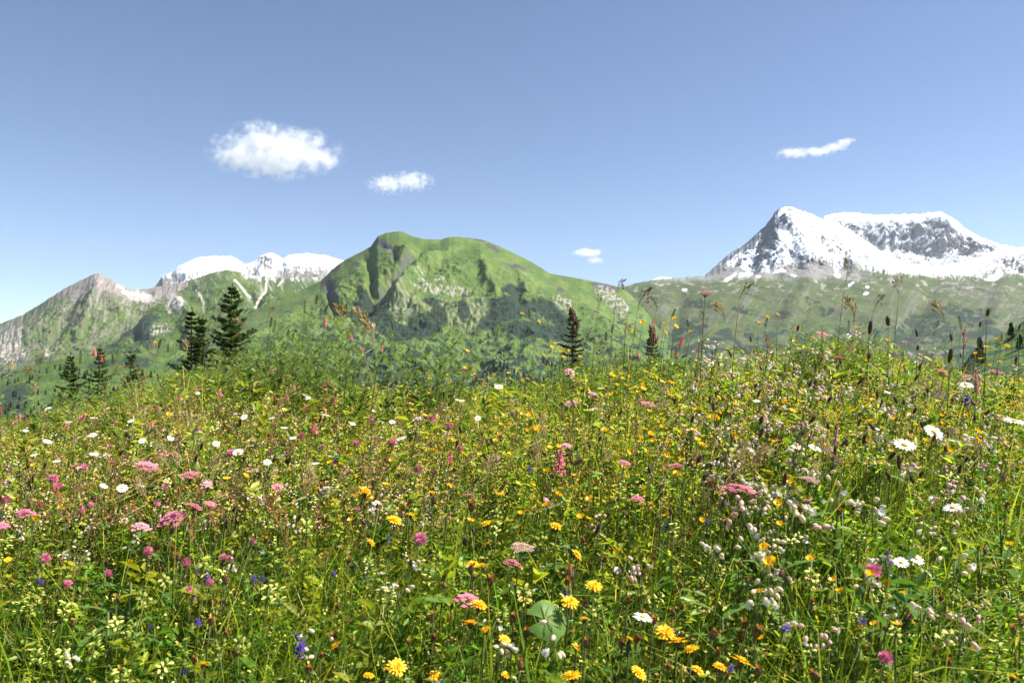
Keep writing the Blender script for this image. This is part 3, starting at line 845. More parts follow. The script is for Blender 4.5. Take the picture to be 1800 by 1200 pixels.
# far-off spruce wood on the feet of the mountains: reads as one mass
def far_wood():
    X, Y, Z, U, V = D_GRID
    pts = []
    fx, fy, fz, fu, fv = FOOT_GRID
    for (gx_, gy_, gz_, v0, lim, n, sc) in ((X, Y, Z, V, 612, 17000, 22), (fx, fy, fz, fv, 640, 1500, 16)):
        ri = RS.randint(0, v0, n); ci = RS.randint(0, gx_.shape[1], n)
        x = gx_[ri, ci]; y = gy_[ri, ci]; z = gz_[ri, ci]
        row = 640 - (z - ZC) / y * F
        nz_ = fbm(x / 90, y / 130, 4, 201)
        ok = (row > lim + 30 * RS.rand(n)) & (nz_ + .12 * (row - 660) / 60 > .08)
        pts.append(np.stack([x[ok], y[ok], z[ok]], -1))
    p = np.concatenate(pts)
    n = len(p)
    k = 7
    h = RS.uniform(7, 17, n); r = h * RS.uniform(.16, .26, n)
    lay = np.array([(.0, .35), (.06, 1.), (.34, .72), (.36, .9), (.62, .45), (.64, .6), (1., .02)])
    a = np.arange(k) * 2 * np.pi / k
    jit = RS.uniform(.65, 1.25, (n, len(lay), k))
    rad = r[:, None, None] * lay[None, :, 1, None] * jit
    vx = p[:, 0, None, None] + rad * np.cos(a); vy = p[:, 1, None, None] + rad * np.sin(a)
    vz = p[:, 2, None, None] - 1 + h[:, None, None] * (lay[None, :, 0, None] + 0 * jit) + (jit - 1) * .6
    v = np.stack([vx, vy, vz], -1).reshape(-1, 3)
    m = len(lay)
    li, ki = np.meshgrid(np.arange(m - 1), np.arange(k), indexing='ij')
    q = np.stack([li * k + ki, li * k + (ki + 1) % k, (li + 1) * k + (ki + 1) % k, (li + 1) * k + ki], -1).reshape(-1, 4)
    q = (q[None] + (np.arange(n) * m * k)[:, None, None]).reshape(-1, 4)
    c = np.repeat(np.array([.02, .036, .02]) * RS.uniform(.6, 1.5, (n, 1)), m * k, axis=0)
    tag(link('spruce_forest', mesh_from('spruce_forest', v, q, M_NEAR, c, smooth=False)), kind='stuff')
far_wood()

# ------------------------------------------------------------------ meadow: uncountable grass and herbs
def scatter(n, y0=.75, y1=6.3, p=1.0):
    """ground points inside the view fan, evenly over the area (p > 1 thickens the near part)"""
    t = RS.rand(n) ** p
    y = np.sqrt(y0 * y0 + t * (y1 * y1 - y0 * y0))
    hw = .70 * y + 1.3
    x = RS.uniform(-1, 1, n) * hw
    return x, y


def tones(x, y, n, dryness=1.0):
    """own colour of each plant: fresh green, yellow-green and straw patches"""
    px = x / y * F + 900
    f = fbm(x * 1.4, y * 1.4, 3, 301)
    g = np.array([.115, .22, .018]); yg = np.array([.31, .36, .032]); dk = np.array([.055, .125, .016]); st = np.array([.46, .37, .14]); rd = np.array([.34, .20, .08])
    c = np.where((RS.rand(n) < .6 + .5 * f)[:, None], yg, g)
    c = np.where((RS.rand(n) < .13)[:, None], dk, c)
    dry = np.clip(.02 + .12 * sstep(900, 100, px) * sstep(1.7, 2.7, y) + .09 * sstep(1.8, 3, y) + .08 * fbm(x * 2, y * 2, 2, 305), 0, .5)
    dry = dry * dryness
    r = RS.rand(n)
    c = np.where((r < dry)[:, None], st, c)
    c = np.where((r > 1 - dry * .45)[:, None], rd, c)
    return 1.22 * c * RS.uniform(.65, 1.35, (n, 1)) * RS.uniform(.92, 1.08, (n, 3))


def ribbons(name, base, dirs, up, length, bend, width, col, K=5, tipw=.08, lean=None):
    """curved blades: base (n,3), dirs horizontal unit (n,2)"""
    n = len(base)
    t = np.linspace(0, 1, K)[None, :]
    hor = length[:, None] * (bend[:, None] * t ** 2 + .12 * t)
    ver = length[:, None] * (t - .42 * np.minimum(bend, 1.6)[:, None] * t ** 2.4) * up[:, None]
    cx = base[:, 0, None] + dirs[:, 0, None] * hor; cy = base[:, 1, None] + dirs[:, 1, None] * hor; cz = base[:, 2, None] + ver
    ang = np.arctan2(dirs[:, 1], dirs[:, 0]) + np.pi / 2 + RS.uniform(-.9, .9, n)
    wv = width[:, None] * .5 * np.maximum(tipw, 1 - t ** 2.2)
    sx = np.cos(ang)[:, None] * wv; sy = np.sin(ang)[:, None] * wv
    v = np.stack([np.stack([cx - sx, cy - sy, cz], -1), np.stack([cx + sx, cy + sy, cz], -1)], 2).reshape(-1, 3)
    i = np.arange(K - 1)
    q = np.stack([i * 2, i * 2 + 1, i * 2 + 3, i * 2 + 2], -1)
    q = (q[None] + (np.arange(n) * K * 2)[:, None, None]).reshape(-1, 4)
    c = np.repeat(col, K * 2, axis=0)
    tt = np.tile(np.repeat(np.linspace(.8, 1.15, K), 2), n)[:, None]     # darker bases, lighter tips
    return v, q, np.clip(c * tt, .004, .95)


WIND = np.array([.75, .1])
def grass():
    n = 350000
    x, y = scatter(n, p=1.15)
    keep = RS.rand(n) < .72 + .5 * fbm(x * 2.2, y * 2.2, 3, 311)
    x = x[keep]; y = y[keep]; n = len(x)
    px = x / y * F + 900
    hm = 1 + .35 * fbm(x * 1.6, y * 1.6, 3, 313)
    L = RS.gamma(7, .031, n) * hm; L = np.clip(L * (1 + .30 * sstep(2.6, 1.5, y) + .15 * sstep(900, 500, px) * sstep(2.4, 1.7, y)), .08, .46)
    a = RS.uniform(0, 2 * np.pi, n)
    d = np.stack([np.cos(a), np.sin(a)], -1) + WIND * .8; d /= np.linalg.norm(d, axis=1)[:, None]
    base = np.stack([x, y, ground(x, y)], -1)
    wd = RS.uniform(.0020, .0056, n) * np.where(RS.rand(n) < .05 + .12 * sstep(1200, 1500, px), 2.5, 1)
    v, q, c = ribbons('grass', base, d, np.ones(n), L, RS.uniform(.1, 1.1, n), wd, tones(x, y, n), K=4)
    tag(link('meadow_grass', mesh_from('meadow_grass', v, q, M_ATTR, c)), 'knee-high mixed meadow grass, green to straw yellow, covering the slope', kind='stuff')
grass()


def leaflets(pos, d, nrm, ln, wd, col):
    """n small folded leaves, 2 quads each"""
    n = len(pos)
    sd = np.cross(d, nrm); sd /= np.linalg.norm(sd, axis=1)[:, None] + 1e-9
    nr_ = np.cross(sd, d)
    L = ln[:, None]; W = wd[:, None] * .5
    p0 = pos; pm = pos + d * L * .5 - nr_ * L * .04; p1 = pos + d * L - nr_ * L * .16
    l = pos + d * L * .42 + sd * W + nr_ * W * .5; r = pos + d * L * .42 - sd * W + nr_ * W * .5
    l2 = pos + d * L * .75 + sd * W * .7 + nr_ * (W * .3 - L * .06); r2 = pos + d * L * .75 - sd * W * .7 + nr_ * (W * .3 - L * .06)
    v = np.stack([p0, l, l2, p1, r2, r], 1).reshape(-1, 3)
    q = np.array([[0, 1, 2, 3], [0, 3, 4, 5]])
    q = (q[None] + (np.arange(n) * 6)[:, None, None]).reshape(-1, 4)
    return v, q, np.repeat(col, 6, axis=0)


def herbs():
    n = 27000; m = 18
    x, y = scatter(n, p=1.1)
    keep = RS.rand(n) < .7 + .7 * fbm(x * 1.5 + 9, y * 1.5, 3, 331)
    x = x[keep]; y = y[keep]; n = len(x)
    H = np.clip(RS.normal(.26, .06, n), .08, .37) * (1 + .25 * fbm(x * 1.6, y * 1.6, 3, 313))
    gz_ = ground(x, y)
    size = np.where(RS.rand(n) < .16, RS.uniform(1.6, 3.0, n), RS.uniform(.7, 1.45, n))
    lean = RS.normal(0, .22, (n, 2)) + WIND * .2
    t = np.sort(RS.uniform(.25, 1., (n, m)), axis=1)
    px_ = x[:, None] + lean[:, :1] * H[:, None] * t; py_ = y[:, None] + lean[:, 1:] * H[:, None] * t; pz_ = gz_[:, None] + H[:, None] * t
    pos = np.stack([px_, py_, pz_], -1).reshape(-1, 3)
    a = RS.uniform(0, 2 * np.pi, n * m); el = RS.uniform(-.2, .9, n * m)
    d = np.stack([np.cos(a) * np.cos(el), np.sin(a) * np.cos(el), np.sin(el)], -1)
    nr_ = np.stack([RS.normal(0, .45, n * m), RS.normal(0, .45, n * m), np.ones(n * m)], -1)
    sz = np.repeat(size, m) * RS.uniform(.7, 1.3, n * m)
    col = np.repeat(np.where((size > 1.5)[:, None], tones(x, y, n, 0.) * .8, tones(x, y, n) * np.array([.85, .95, .95])), m, axis=0) * RS.uniform(.8, 1.25, (n * m, 1))
    v1, q1, c1 = leaflets(pos, d, nr_, .019 * sz, .0085 * sz, col)
    # their stems
    base = np.stack([x, y, gz_], -1); ld = lean / (np.linalg.norm(lean, axis=1)[:, None] + 1e-9)
    v2, q2, c2 = ribbons('s', base, ld, np.ones(n), H, np.linalg.norm(lean, axis=1), np.full(n, .0022), tones(x, y, n), K=3, tipw=.5)
    tag(link('meadow_herbs', mesh_from('meadow_herbs', np.concatenate([v1, v2]), np.concatenate([q1, q2 + len(v1)]), M_ATTR, np.concatenate([c1, c2]))), 'small-leaved clover and vetch leaves filling the meadow', kind='stuff')
herbs()


def haze_of_panicles():
    """thin airy straw and reddish panicles too many to count"""
    n = 4000; m = 16
    x, y = scatter(n, 1.6, 5.6, 1.0)
    px = x / y * F + 900
    keep = RS.rand(n) < .15 + .85 * sstep(1150, 300, px)
    x = x[keep]; y = y[keep]; n = len(x)
    H = np.clip(RS.normal(.34, .05, n), .2, .46)
    base = np.stack([x, y, ground(x, y)], -1)
    a = RS.uniform(0, 2 * np.pi, n); d = np.stack([np.cos(a), np.sin(a)], -1) * .8 + WIND; d /= np.linalg.norm(d, axis=1)[:, None]
    col = np.where((RS.rand(n) < .55)[:, None], np.array([.50, .36, .15]), np.array([.40, .20, .10])) * RS.uniform(.7, 1.3, (n, 1))
    bend = RS.uniform(.05, .5, n)
    v1, q1, c1 = ribbons('p', base, d, np.ones(n), H, bend, np.full(n, .0016), col, K=4, tipw=.5)
    t = RS.uniform(.7, 1., (n, m))
    hor = H[:, None] * (bend[:, None] * t ** 2 + .12 * t); ver = H[:, None] * (t - .42 * bend[:, None] * t ** 2.4)
    pos = np.stack([x[:, None] + d[:, :1] * hor, y[:, None] + d[:, 1:] * hor, base[:, 2:] + ver], -1) + RS.normal(0, .011, (n, m, 3))
    pos = pos.reshape(-1, 3)
    dd = RS.normal(0, .6, (n * m, 3)) + np.array([.3, 0, .8]); dd /= np.linalg.norm(dd, axis=1)[:, None]
    v2, q2, c2 = leaflets(pos, dd, RS.normal(0, 1, (n * m, 3)), RS.uniform(.005, .011, n * m), RS.uniform(.002, .0042, n * m), np.repeat(col, m, axis=0) * RS.uniform(.8, 1.3, (n * m, 1)))
    tag(link('dry_grass', mesh_from('dry_grass', np.concatenate([v1, v2]), np.concatenate([q1, q2 + len(v1)]), M_ATTR, np.clip(np.concatenate([c1, c2]), 0, .9))), 'airy straw-coloured and rusty grass panicles mixed through the meadow', kind='stuff')
haze_of_panicles()


def specks():
    """the smallest blossoms of the meadow, far past counting"""
    V_ = []; Q_ = []; C_ = []; off = 0

    def add(n, px0, px1, py0, py1, cols, size, k=3, spread=.008, dz=(-.06, .01)):
        nonlocal off
        px = RS.uniform(px0, px1, n); py = RS.uniform(py0, py1, n); P_ = []
        cid = []
        for i in range(n):
            o = RS.uniform(*dz)
            s = solve(px[i], py[i], o)
            if s is None: continue
            u, v = ray(px[i], py[i]); P_.append((u * s, s, ZC + v * s)); cid.append(RS.randint(len(cols)))
        p = np.repeat(np.array(P_), k, axis=0) + RS.normal(0, spread, (len(P_) * k, 3))
        m = len(p)
        d = RS.normal(0, 1, (m, 3)); d[:, 2] = np.abs(d[:, 2]); d /= np.linalg.norm(d, axis=1)[:, None]
        c = np.array(cols)[np.repeat(cid, k)] * RS.uniform(.75, 1.2, (m, 1))
        v, q, c = leaflets(p, d, RS.normal(0, .5, (m, 3)) + np.array([0, 0, 1]), RS.uniform(.6, 1.3, m) * size, RS.uniform(.45, .8, m) * size, c)
        V_.append(v); Q_.append(q + off); C_.append(c); off += len(v)
    Yc = (.85, .50, .02); Pc = (.72, .62, .16); Wc = (.78, .74, .70); Kc = (.70, .28, .32); Oc = (.62, .34, .16); Lc = (.52, .50, .10)
    add(1500, 560, 1800, 640, 800, [Yc, Yc, Pc, Lc, Lc], .009)
    add(1500, 0, 800, 700, 930, [Oc, Oc, Oc, Pc, Kc, Wc], .009)
    add(1400, 0, 1300, 690, 900, [Pc, Lc, Oc, Yc], .008)
    add(160, 0, 620, 900, 1200, [Pc, Lc, Lc], .008)
    add(420, 600, 1800, 800, 1200, [Pc, Lc, Oc], .008)
    add(700, 1150, 1800, 620, 820, [Wc, Kc, Oc, Yc], .009)
    tag(link('tiny_blossoms', mesh_from('tiny_blossoms', np.concatenate(V_), np.concatenate(Q_), M_ATTRF, np.clip(np.concatenate(C_), 0, .9))), 'scattered tiny yellow, cream and reddish blossoms among the grass', kind='stuff')
specks()

# ------------------------------------------------------------------ flower kinds (prototype meshes, shared by all copies)
R = random.Random(5)


def stem_mesh(curve=.12, rad=.005, leaves=3, mat=M_STEM, lmat=M_LEAF, leaf_len=.16, leaf_w=.03, seed=0, hook=0.):
    """unit-height stem; returns mesh and tip"""
    r = random.Random(seed); b = MB()
    pts = []; n = 7
    wob = r.uniform(-.03, .03)
    for i in range(n):
        t = i / (n - 1)
        pts.append((curve * t * t + hook * t ** 6 * .3, wob * math.sin(t * 3.1), t - hook * .12 * t ** 8))
    b.tube(pts, [rad * (1.2 - .5 * i / (n - 1)) for i in range(n)], mat, 4)
    for k in range(leaves):
        t = r.uniform(.1, .75); i = min(int(t * (n - 1)), n - 2); az = r.uniform(0, 6.28)
        b.leaf(pts[i], (math.cos(az), math.sin(az), r.uniform(.2, .9)), (0, 0, 1), leaf_len * r.uniform(.6, 1.2), leaf_w * r.uniform(.7, 1.2), lmat, .35)
    return b.mesh('stem'), Vector(pts[-1])


def daisy(seed):
    r = random.Random(seed); b = MB(); n = r.randint(17, 21); bend = r.uniform(-.35, .1)
    for i in range(n):
        b.petal((0, 0, .001), 2 * math.pi * i / n + r.uniform(-.08, .08), .0185 * r.uniform(.88, 1.08), .0062, r.uniform(.05, .25), bend + r.uniform(-.25, .15), M_WHITE, r0=.0055, fold=.25, tip=.55)
    b.ball((0, 0, -.0015), (.0075, .004), M_STEM, nu=7, nv=3)
    d = MB(); d.ball((0, 0, .0015), (.0072, .0042), M_DISC, nu=8, nv=5)
    return [('petals', b.mesh('petals')), ('disc', d.mesh('disc'))]


def hawkbit(seed):
    r = random.Random(seed); b = MB()
    for ring, (n, L, el) in enumerate(((15, .0170, .10), (9, .0120, .45), (5, .006, .95))):
        for i in range(n):
            b.petal((0, 0, .001 + ring * .0012), 2 * math.pi * (i + .5 * ring) / n + r.uniform(-.12, .12), L * r.uniform(.85, 1.12), .0046, el, el - .4 + r.uniform(-.2, .2), M_HAWK, r0=.002, fold=.2, tip=.75)
    c = MB(); c.ball((0, 0, -.0055), (.0058, .0072), M_DARKB, nu=7, nv=5)
    for i in range(9):
        a = i * .7; c.leaf((.0045 * math.cos(a), .0045 * math.sin(a), -.008), (.45 * math.cos(a), .45 * math.sin(a), 1), (math.cos(a), math.sin(a), 0), .011, .0026, M_DARKSTEM, .1)
    return [('petals', b.mesh('petals')), ('green_cup', c.mesh('green_cup'))]


def hawkbud(seed):
    r = random.Random(seed); c = MB(); c.ball((0, 0, 0), (.0058, .0095), M_DARKB, nu=7, nv=5)
    for i in range(10):
        a = i * .63; c.leaf((.0050 * math.cos(a), .0050 * math.sin(a), -.006), (.1 * math.cos(a), .1 * math.sin(a), 1), (math.cos(a), math.sin(a), 0), .013, .003, M_BROWN, -.05)
    b = MB()
    for i in range(9):
        b.petal((0, 0, .006), i * .7 + r.uniform(-.2, .2), .0075 * r.uniform(.7, 1.2), .0034, 1.0, 1.3, M_ORANGE, r0=.002, tip=.7)
    return [('seed_head', c.mesh('seed_head')), ('petal_tuft', b.mesh('petal_tuft'))]


def buttercup(seed):
    r = random.Random(seed); b = MB(); op = r.uniform(.1, .55)
    for i in range(5):
        b.petal((0, 0, 0), 2 * math.pi * i / 5 + r.uniform(-.1, .1), .0115, .0112, op, op + .75, M_BUTTER, r0=.0008, fold=.18, tip=.75)
    b.ball((0, 0, .0025), (.003, .003), M_DISC, nu=6, nv=3)
    return [('petals', b.mesh('petals'))]


def campion(seed, mat):
    """nodding inflated bladders on forked stalks, cleft petals at the mouth"""
    r = random.Random(seed); st = MB(); fl = []
    for k in range(r.randint(5, 8)):
        az = r.uniform(0, 6.28); L = r.uniform(.012, .042); zz = r.uniform(-.035, .02)
        p1 = Vector((math.cos(az) * L, math.sin(az) * L, zz)); dr = Vector((math.cos(az) * .8 + .5, math.sin(az) * .8, r.uniform(-.9, .15))).normalized()
        st.tube([(0, 0, -.06), (p1.x * .5, p1.y * .5, zz * .6 + .004), tuple(p1)], .0009, M_STEM, 3)
        b = MB(); c = p1 + dr * .008
        b.ball(c, (.0066, .0096), mat, dr, nu=8, nv=6, squash=lambda t: 1.05 - .35 * t)
        if r.random() < .22:
            q = dr.to_track_quat('Z', 'Y')
            for i in range(10):
                b.petal(c + dr * .0085, 2 * math.pi * i / 10, .0085, .0036, .5, -.2, M_WHITE, r0=.0015, q=q, tip=.6)
        fl.append(b)
    return [('branching_stalk', st.mesh('branching_stalk'))] + [('blossom', b.mesh('blossom')) for b in fl]


def umbel(seed, mat, rad=.034, flat=.35):
    r = random.Random(seed); ra = MB(); b = MB()
    for k in range(17):
        t = math.sqrt((k + .4) / 17) if k else 0.; az = k * 2.4
        rr = rad * t * r.uniform(.85, 1.05); top = Vector((math.cos(az) * rr, math.sin(az) * rr, -flat * rr * rr / rad + r.uniform(-.002, .002)))
        ra.tube([(0, 0, -.03), tuple(top * .6 + Vector((0, 0, -.012))), tuple(top - Vector((0, 0, .005)))], .0008, M_STEM, 3)
        for j in range(16):
            a2 = j * 2.4; r2 = .0092 * math.sqrt((j + .3) / 16)
            c = top + Vector((math.cos(a2) * r2, math.sin(a2) * r2, r.uniform(-.0015, .0015) - r2 * .25))
            for i in range(4):
                b.petal(c, i * 1.57 + j, .0024, .0024, .15, .6, mat, tip=.7)
    return [('rays', ra.mesh('rays')), ('blossoms', b.mesh('blossoms'))]


def globe(seed, mat, rad=.011, n=75, long=1.15):
    r = random.Random(seed); b = MB()
    for k in range(n):
        z = 1 - 1.75 * (k + .5) / n; rr = math.sqrt(max(0, 1 - z * z)); a = k * 2.4
        d = Vector((rr * math.cos(a), rr * math.sin(a), z * long + .25)).normalized()
        b.leaf(Vector((rr * math.cos(a), rr * math.sin(a), z * long)) * rad * .35, d, d.orthogonal(), rad * r.uniform(.65, .95), rad * .26, mat, .15, prof=(.4, .8, 1, .6))
    for i in range(3):
        a = i * 2.1; b.leaf((0, 0, -rad * .7), (math.cos(a), math.sin(a), .1), (0, 0, 1), .022, .010, M_LEAF, .2)
    return [('flower_head', b.mesh('flower_head'))]


def spike(seed, mat, length=.05, r0=.011, r1=.003, n=42, fl=.011, fw=.0065, cap=None, capn=10):
    r = random.Random(seed); b = MB()
    b.tube([(0, 0, -.01), (0, 0, length)], .0011, M_STEM, 4)
    for k in range(n):
        t = k / n; rr = (r0 + (r1 - r0) * t) ; a = k * 2.4 + r.uniform(-.3, .3)
        m = mat
        if cap and k > n - capn: m = cap
        d = Vector((math.cos(a), math.sin(a), r.uniform(-.1, .6))).normalized()
        b.leaf(Vector((math.cos(a), math.sin(a), 0)) * rr * .25 + Vector((0, 0, length * t)), d, (0, 0, 1), fl * (1 - .45 * t), fw * (1 - .4 * t), m, .1, prof=(.3, .9, 1, .5))
        b.leaf(Vector((math.cos(a), math.sin(a), 0)) * rr * .35 + Vector((0, 0, length * t)), d + Vector((0, 0, .8)), (math.cos(a), math.sin(a), 0), fl * .7 * (1 - .45 * t), fw * (1 - .4 * t), m, -.3, prof=(.3, .9, 1, .5))
    return [('flower_spike', b.mesh('flower_spike'))]


def rattle(seed):
    r = random.Random(seed); b = MB()
    for k in range(9):
        t = k / 9; z = -.035 + .06 * t; s = 1 if k % 2 else -1; a = k * 1.57 + r.uniform(-.3, .3)
        d = Vector((math.cos(a), math.sin(a), .25))
        b.ball(Vector((0, 0, z)) + d * .005, (.0042, .006), M_RATGREEN, d, nu=6, nv=4)
        b.leaf(Vector((0, 0, z - .002)), d, (0, 0, 1), .018, .009, M_RATGREEN, .2)
        if t < .8:
            b.leaf(Vector((0, 0, z + .002)) + d * .006, d + Vector((0, 0, .5)), (0, 0, 1), .0125, .0068, M_PALEY, .5, prof=(.5, .9, 1, .7))
    return [('flower_spike', b.mesh('flower_spike'))]


def plantain(seed):
    r = random.Random(seed); b = MB(); L = r.uniform(.022, .034)
    b.ball((0, 0, L * .5), (.0040, L * .5), M_DARKB, nu=7, nv=6, squash=lambda t: 1.15)
    for k in range(46):
        t = k / 46; a = k * 2.4; p = Vector((math.cos(a) * .0042, math.sin(a) * .0042, L * t))
        b.leaf(p, (math.cos(a), math.sin(a), .8), (0, 0, 1), .003, .0022, M_BROWN if k % 3 else M_DARKB, 0, prof=(.6, 1, .5))
    return [('seed_head', b.mesh('seed_head'))]


def timothy(seed):
    r = random.Random(seed); b = MB(); L = r.uniform(.028, .05)
    for k in range(110):
        t = k / 110; a = k * 2.4; rr = .0026 * math.sin(math.pi * min(1, .12 + t * .86)) + .0004
        p = Vector((math.cos(a) * rr, math.sin(a) * rr, L * t)); b.leaf(p, (math.cos(a) * .6, math.sin(a) * .6, 1), (math.cos(a), math.sin(a), 0), .0046, .0019, M_TIMOTHY, -.1, prof=(.5, 1, .2))
    return [('seed_spike', b.mesh('seed_spike'))]


def brome(seed, mat, L=.14, n=20):
    r = random.Random(seed); b = MB()
    ax = [(.35 * L * t * t * 1.2, 0, L * (t - .35 * t * t)) for t in np.linspace(0, 1, 7)]
    b.tube(ax, .0009, mat, 3)
    for k in range(n):
        t = k / n; i = min(int(t * 6), 5); p = Vector(ax[i]).lerp(Vector(ax[i + 1]), t * 6 - i); a = r.uniform(0, 6.28)
        ln = (1 - t) * .045 + .006; d = Vector((math.cos(a) * .35 + .45, math.sin(a) * .35, .75)).normalized(); e = p + d * ln
        b.tube([tuple(p), tuple(p.lerp(e, .5) + Vector((0, 0, .002))), tuple(e)], .0005, mat, 3)
        for q in range(3):
            b.leaf(e, d + Vector((r.uniform(-.2, .3), r.uniform(-.2, .2), r.uniform(-.5, .1))), (r.uniform(-1, 1), r.uniform(-1, 1), .3), r.uniform(.012, .018), .0044, mat, .2, prof=(.3, 1, .8, .1))
    return [('panicle', b.mesh('panicle'))]


def dock(seed):
    r = random.Random(seed); b = MB()
    for br in range(6):
        a = r.uniform(0, 6.28); z0 = -.09 + br * .022; L = .08 * (1 - br * .08)
        d = Vector((math.cos(a) * .32, math.sin(a) * .32, 1)).normalized()
        b.tube([(0, 0, z0), tuple(Vector((0, 0, z0)) + d * L)], .0012, M_RUST, 3)
        for k in range(34):
            p = Vector((0, 0, z0)) + d * L * (k / 34) + Vector((r.uniform(-.007, .007), r.uniform(-.007, .007), 0)) * (1.3 - k / 34)
            b.leaf(p, (r.uniform(-1, 1), r.uniform(-1, 1), r.uniform(-.8, .3)), (0, 0, 1), r.uniform(.005, .008), .005, M_RUST, .1, prof=(.4, 1, .9, .3))
    return [('seed_cluster', b.mesh('seed_cluster'))]


def pinnate(b, base, d, up, L, n, mat, ls=1.):
    """feathery leaf of paired leaflets"""
    d = Vector(d).normalized(); up = Vector(up); sd = d.cross(up).normalized(); pts = []
    for i in range(6):
        t = i / 5; pts.append(Vector(base) + d * L * t - Vector((0, 0, 1)) * L * .28 * t * t)
    b.tube([tuple(p) for p in pts], .0008, M_STEM, 3)
    for k in range(n):
        t = .18 + .8 * k / n; i = min(int(t * 5), 4); p = pts[i].lerp(pts[i + 1], t * 5 - i)
        for e in (-1, 1):
            b.leaf(p, d * .55 + sd * e, sd.cross(d), L * .2 * ls * (1 - .3 * t), L * .072 * ls, mat, .15, prof=(.25, .9, 1, .6))
    b.leaf(pts[-1], d, sd.cross(d), L * .16, L * .06, mat, .1)


def vetch_meshes(seed, stems=5, h=.55):
    r = random.Random(seed); s = MB(); f = MB()
    for k in range(stems):
        a = r.uniform(0, 6.28); lean = r.uniform(.05, .35); hh = h * r.uniform(.72, 1.0)
        pts = [Vector((math.cos(a) * lean * hh * t * t + .05 * t, math.sin(a) * lean * hh * t * t, hh * (t - .12 * lean * t * t))) for t in np.linspace(0, 1, 7)]
        s.tube([tuple(p) for p in pts], [.0028 - .0003 * i for i in range(7)], M_STEM, 4)
        for j in range(18):
            t = .2 + .75 * j / 13; i = min(int(t * 6), 5); p = pts[i].lerp(pts[i + 1], t * 6 - i); b2 = j * 2.4 + r.uniform(-.4, .4)
            pinnate(f, p, (math.cos(b2), math.sin(b2), .45 + .5 * t), (0, 0, 1), .085 * (1.1 - .45 * t), 9, M_VETCH, .85)
    return s.mesh('stems'), f.mesh('foliage')


KINDS = {}
def kind(name, cat, heads, stems, heights=None):
    KINDS[name] = dict(cat=cat, heads=heads, stems=stems)


kind('oxeye_daisy', 'daisy', [daisy(i) for i in range(5)], [stem_mesh(.1, .005, 4, seed=i) for i in range(3)])
kind('hawkbit', 'yellow flower', [hawkbit(i) for i in range(4)], [stem_mesh(.06, .006, 2, M_DARKSTEM, seed=10 + i) for i in range(3)])
kind('hawkbit_seed_head', 'seed head', [hawkbud(i) for i in range(3)], [stem_mesh(.06, .005, 1, M_DARKSTEM, seed=20 + i) for i in range(3)])
kind('buttercup', 'buttercup', [buttercup(i) for i in range(4)], [stem_mesh(.14, .004, 3, seed=30 + i, leaf_w=.02) for i in range(3)])
kind('bladder_campion', 'campion', [campion(i, M_CAMP if i % 2 else M_CAMPW) for i in range(5)], [stem_mesh(.15, .005, 5, seed=40 + i, leaf_w=.045) for i in range(3)])
kind('pink_umbel', 'umbel flower', [umbel(i, (M_UMBEL, M_UMBELP)[i % 2], flat=.3 + .25 * (i // 2)) for i in range(4)], [stem_mesh(.08, .006, 3, seed=50 + i) for i in range(3)])
kind('faded_umbel', 'umbel flower', [umbel(9, M_UMBELB, .03, .2)], [stem_mesh(.08, .006, 3, seed=55)])
kind('red_clover', 'clover', [globe(i, M_CLOVER) for i in range(3)], [stem_mesh(.12, .005, 4, seed=60 + i, leaf_w=.06, leaf_len=.1) for i in range(3)])
kind('sainfoin', 'pink flower', [spike(i, M_SAIN, .045, .012, .003, 40, .012, .008, M_ORANGE, 6) for i in range(3)], [stem_mesh(.15, .005, 4, seed=70 + i) for i in range(3)])
kind('bistort', 'pink flower', [spike(i, M_BIST, .055, .006, .004, 130, .0062, .004) for i in range(2)], [stem_mesh(.05, .005, 2, seed=80 + i) for i in range(2)])
kind('yellow_rattle', 'yellow flower', [rattle(i) for i in range(4)], [stem_mesh(.08, .006, 6, seed=90 + i, leaf_len=.1, leaf_w=.03) for i in range(3)])
kind('violet_flower', 'violet flower', [spike(i, M_BLUE, .024, .008, .004, 16, .011, .008) for i in range(3)], [stem_mesh(.1, .004, 4, seed=100 + i) for i in range(2)])
kind('ribwort_plantain', 'plantain', [plantain(i) for i in range(4)], [stem_mesh(.05, .004, 0, seed=110 + i) for i in range(4)])
kind('timothy_grass', 'grass stalk', [timothy(i) for i in range(4)], [stem_mesh(.1, .003, 2, seed=120 + i, leaf_len=.3, leaf_w=.012) for i in range(4)])
kind('brown_brome', 'grass stalk', [brome(i, M_BROWNGRASS) for i in range(4)], [stem_mesh(.12, .0044, 2, seed=130 + i, leaf_len=.3, leaf_w=.012, mat=M_BROWNGRASS) for i in range(3)])
kind('straw_grass', 'grass stalk', [brome(10 + i, M_STRAW, .11, 24) for i in range(4)], [stem_mesh(.22, .0028, 1, seed=140 + i, leaf_len=.3, leaf_w=.012, mat=M_STRAW, hook=.8) for i in range(3)])
kind('rusty_dock', 'dock plant', [dock(i) for i in range(3)], [stem_mesh(.05, .007, 3, seed=150 + i) for i in range(2)])


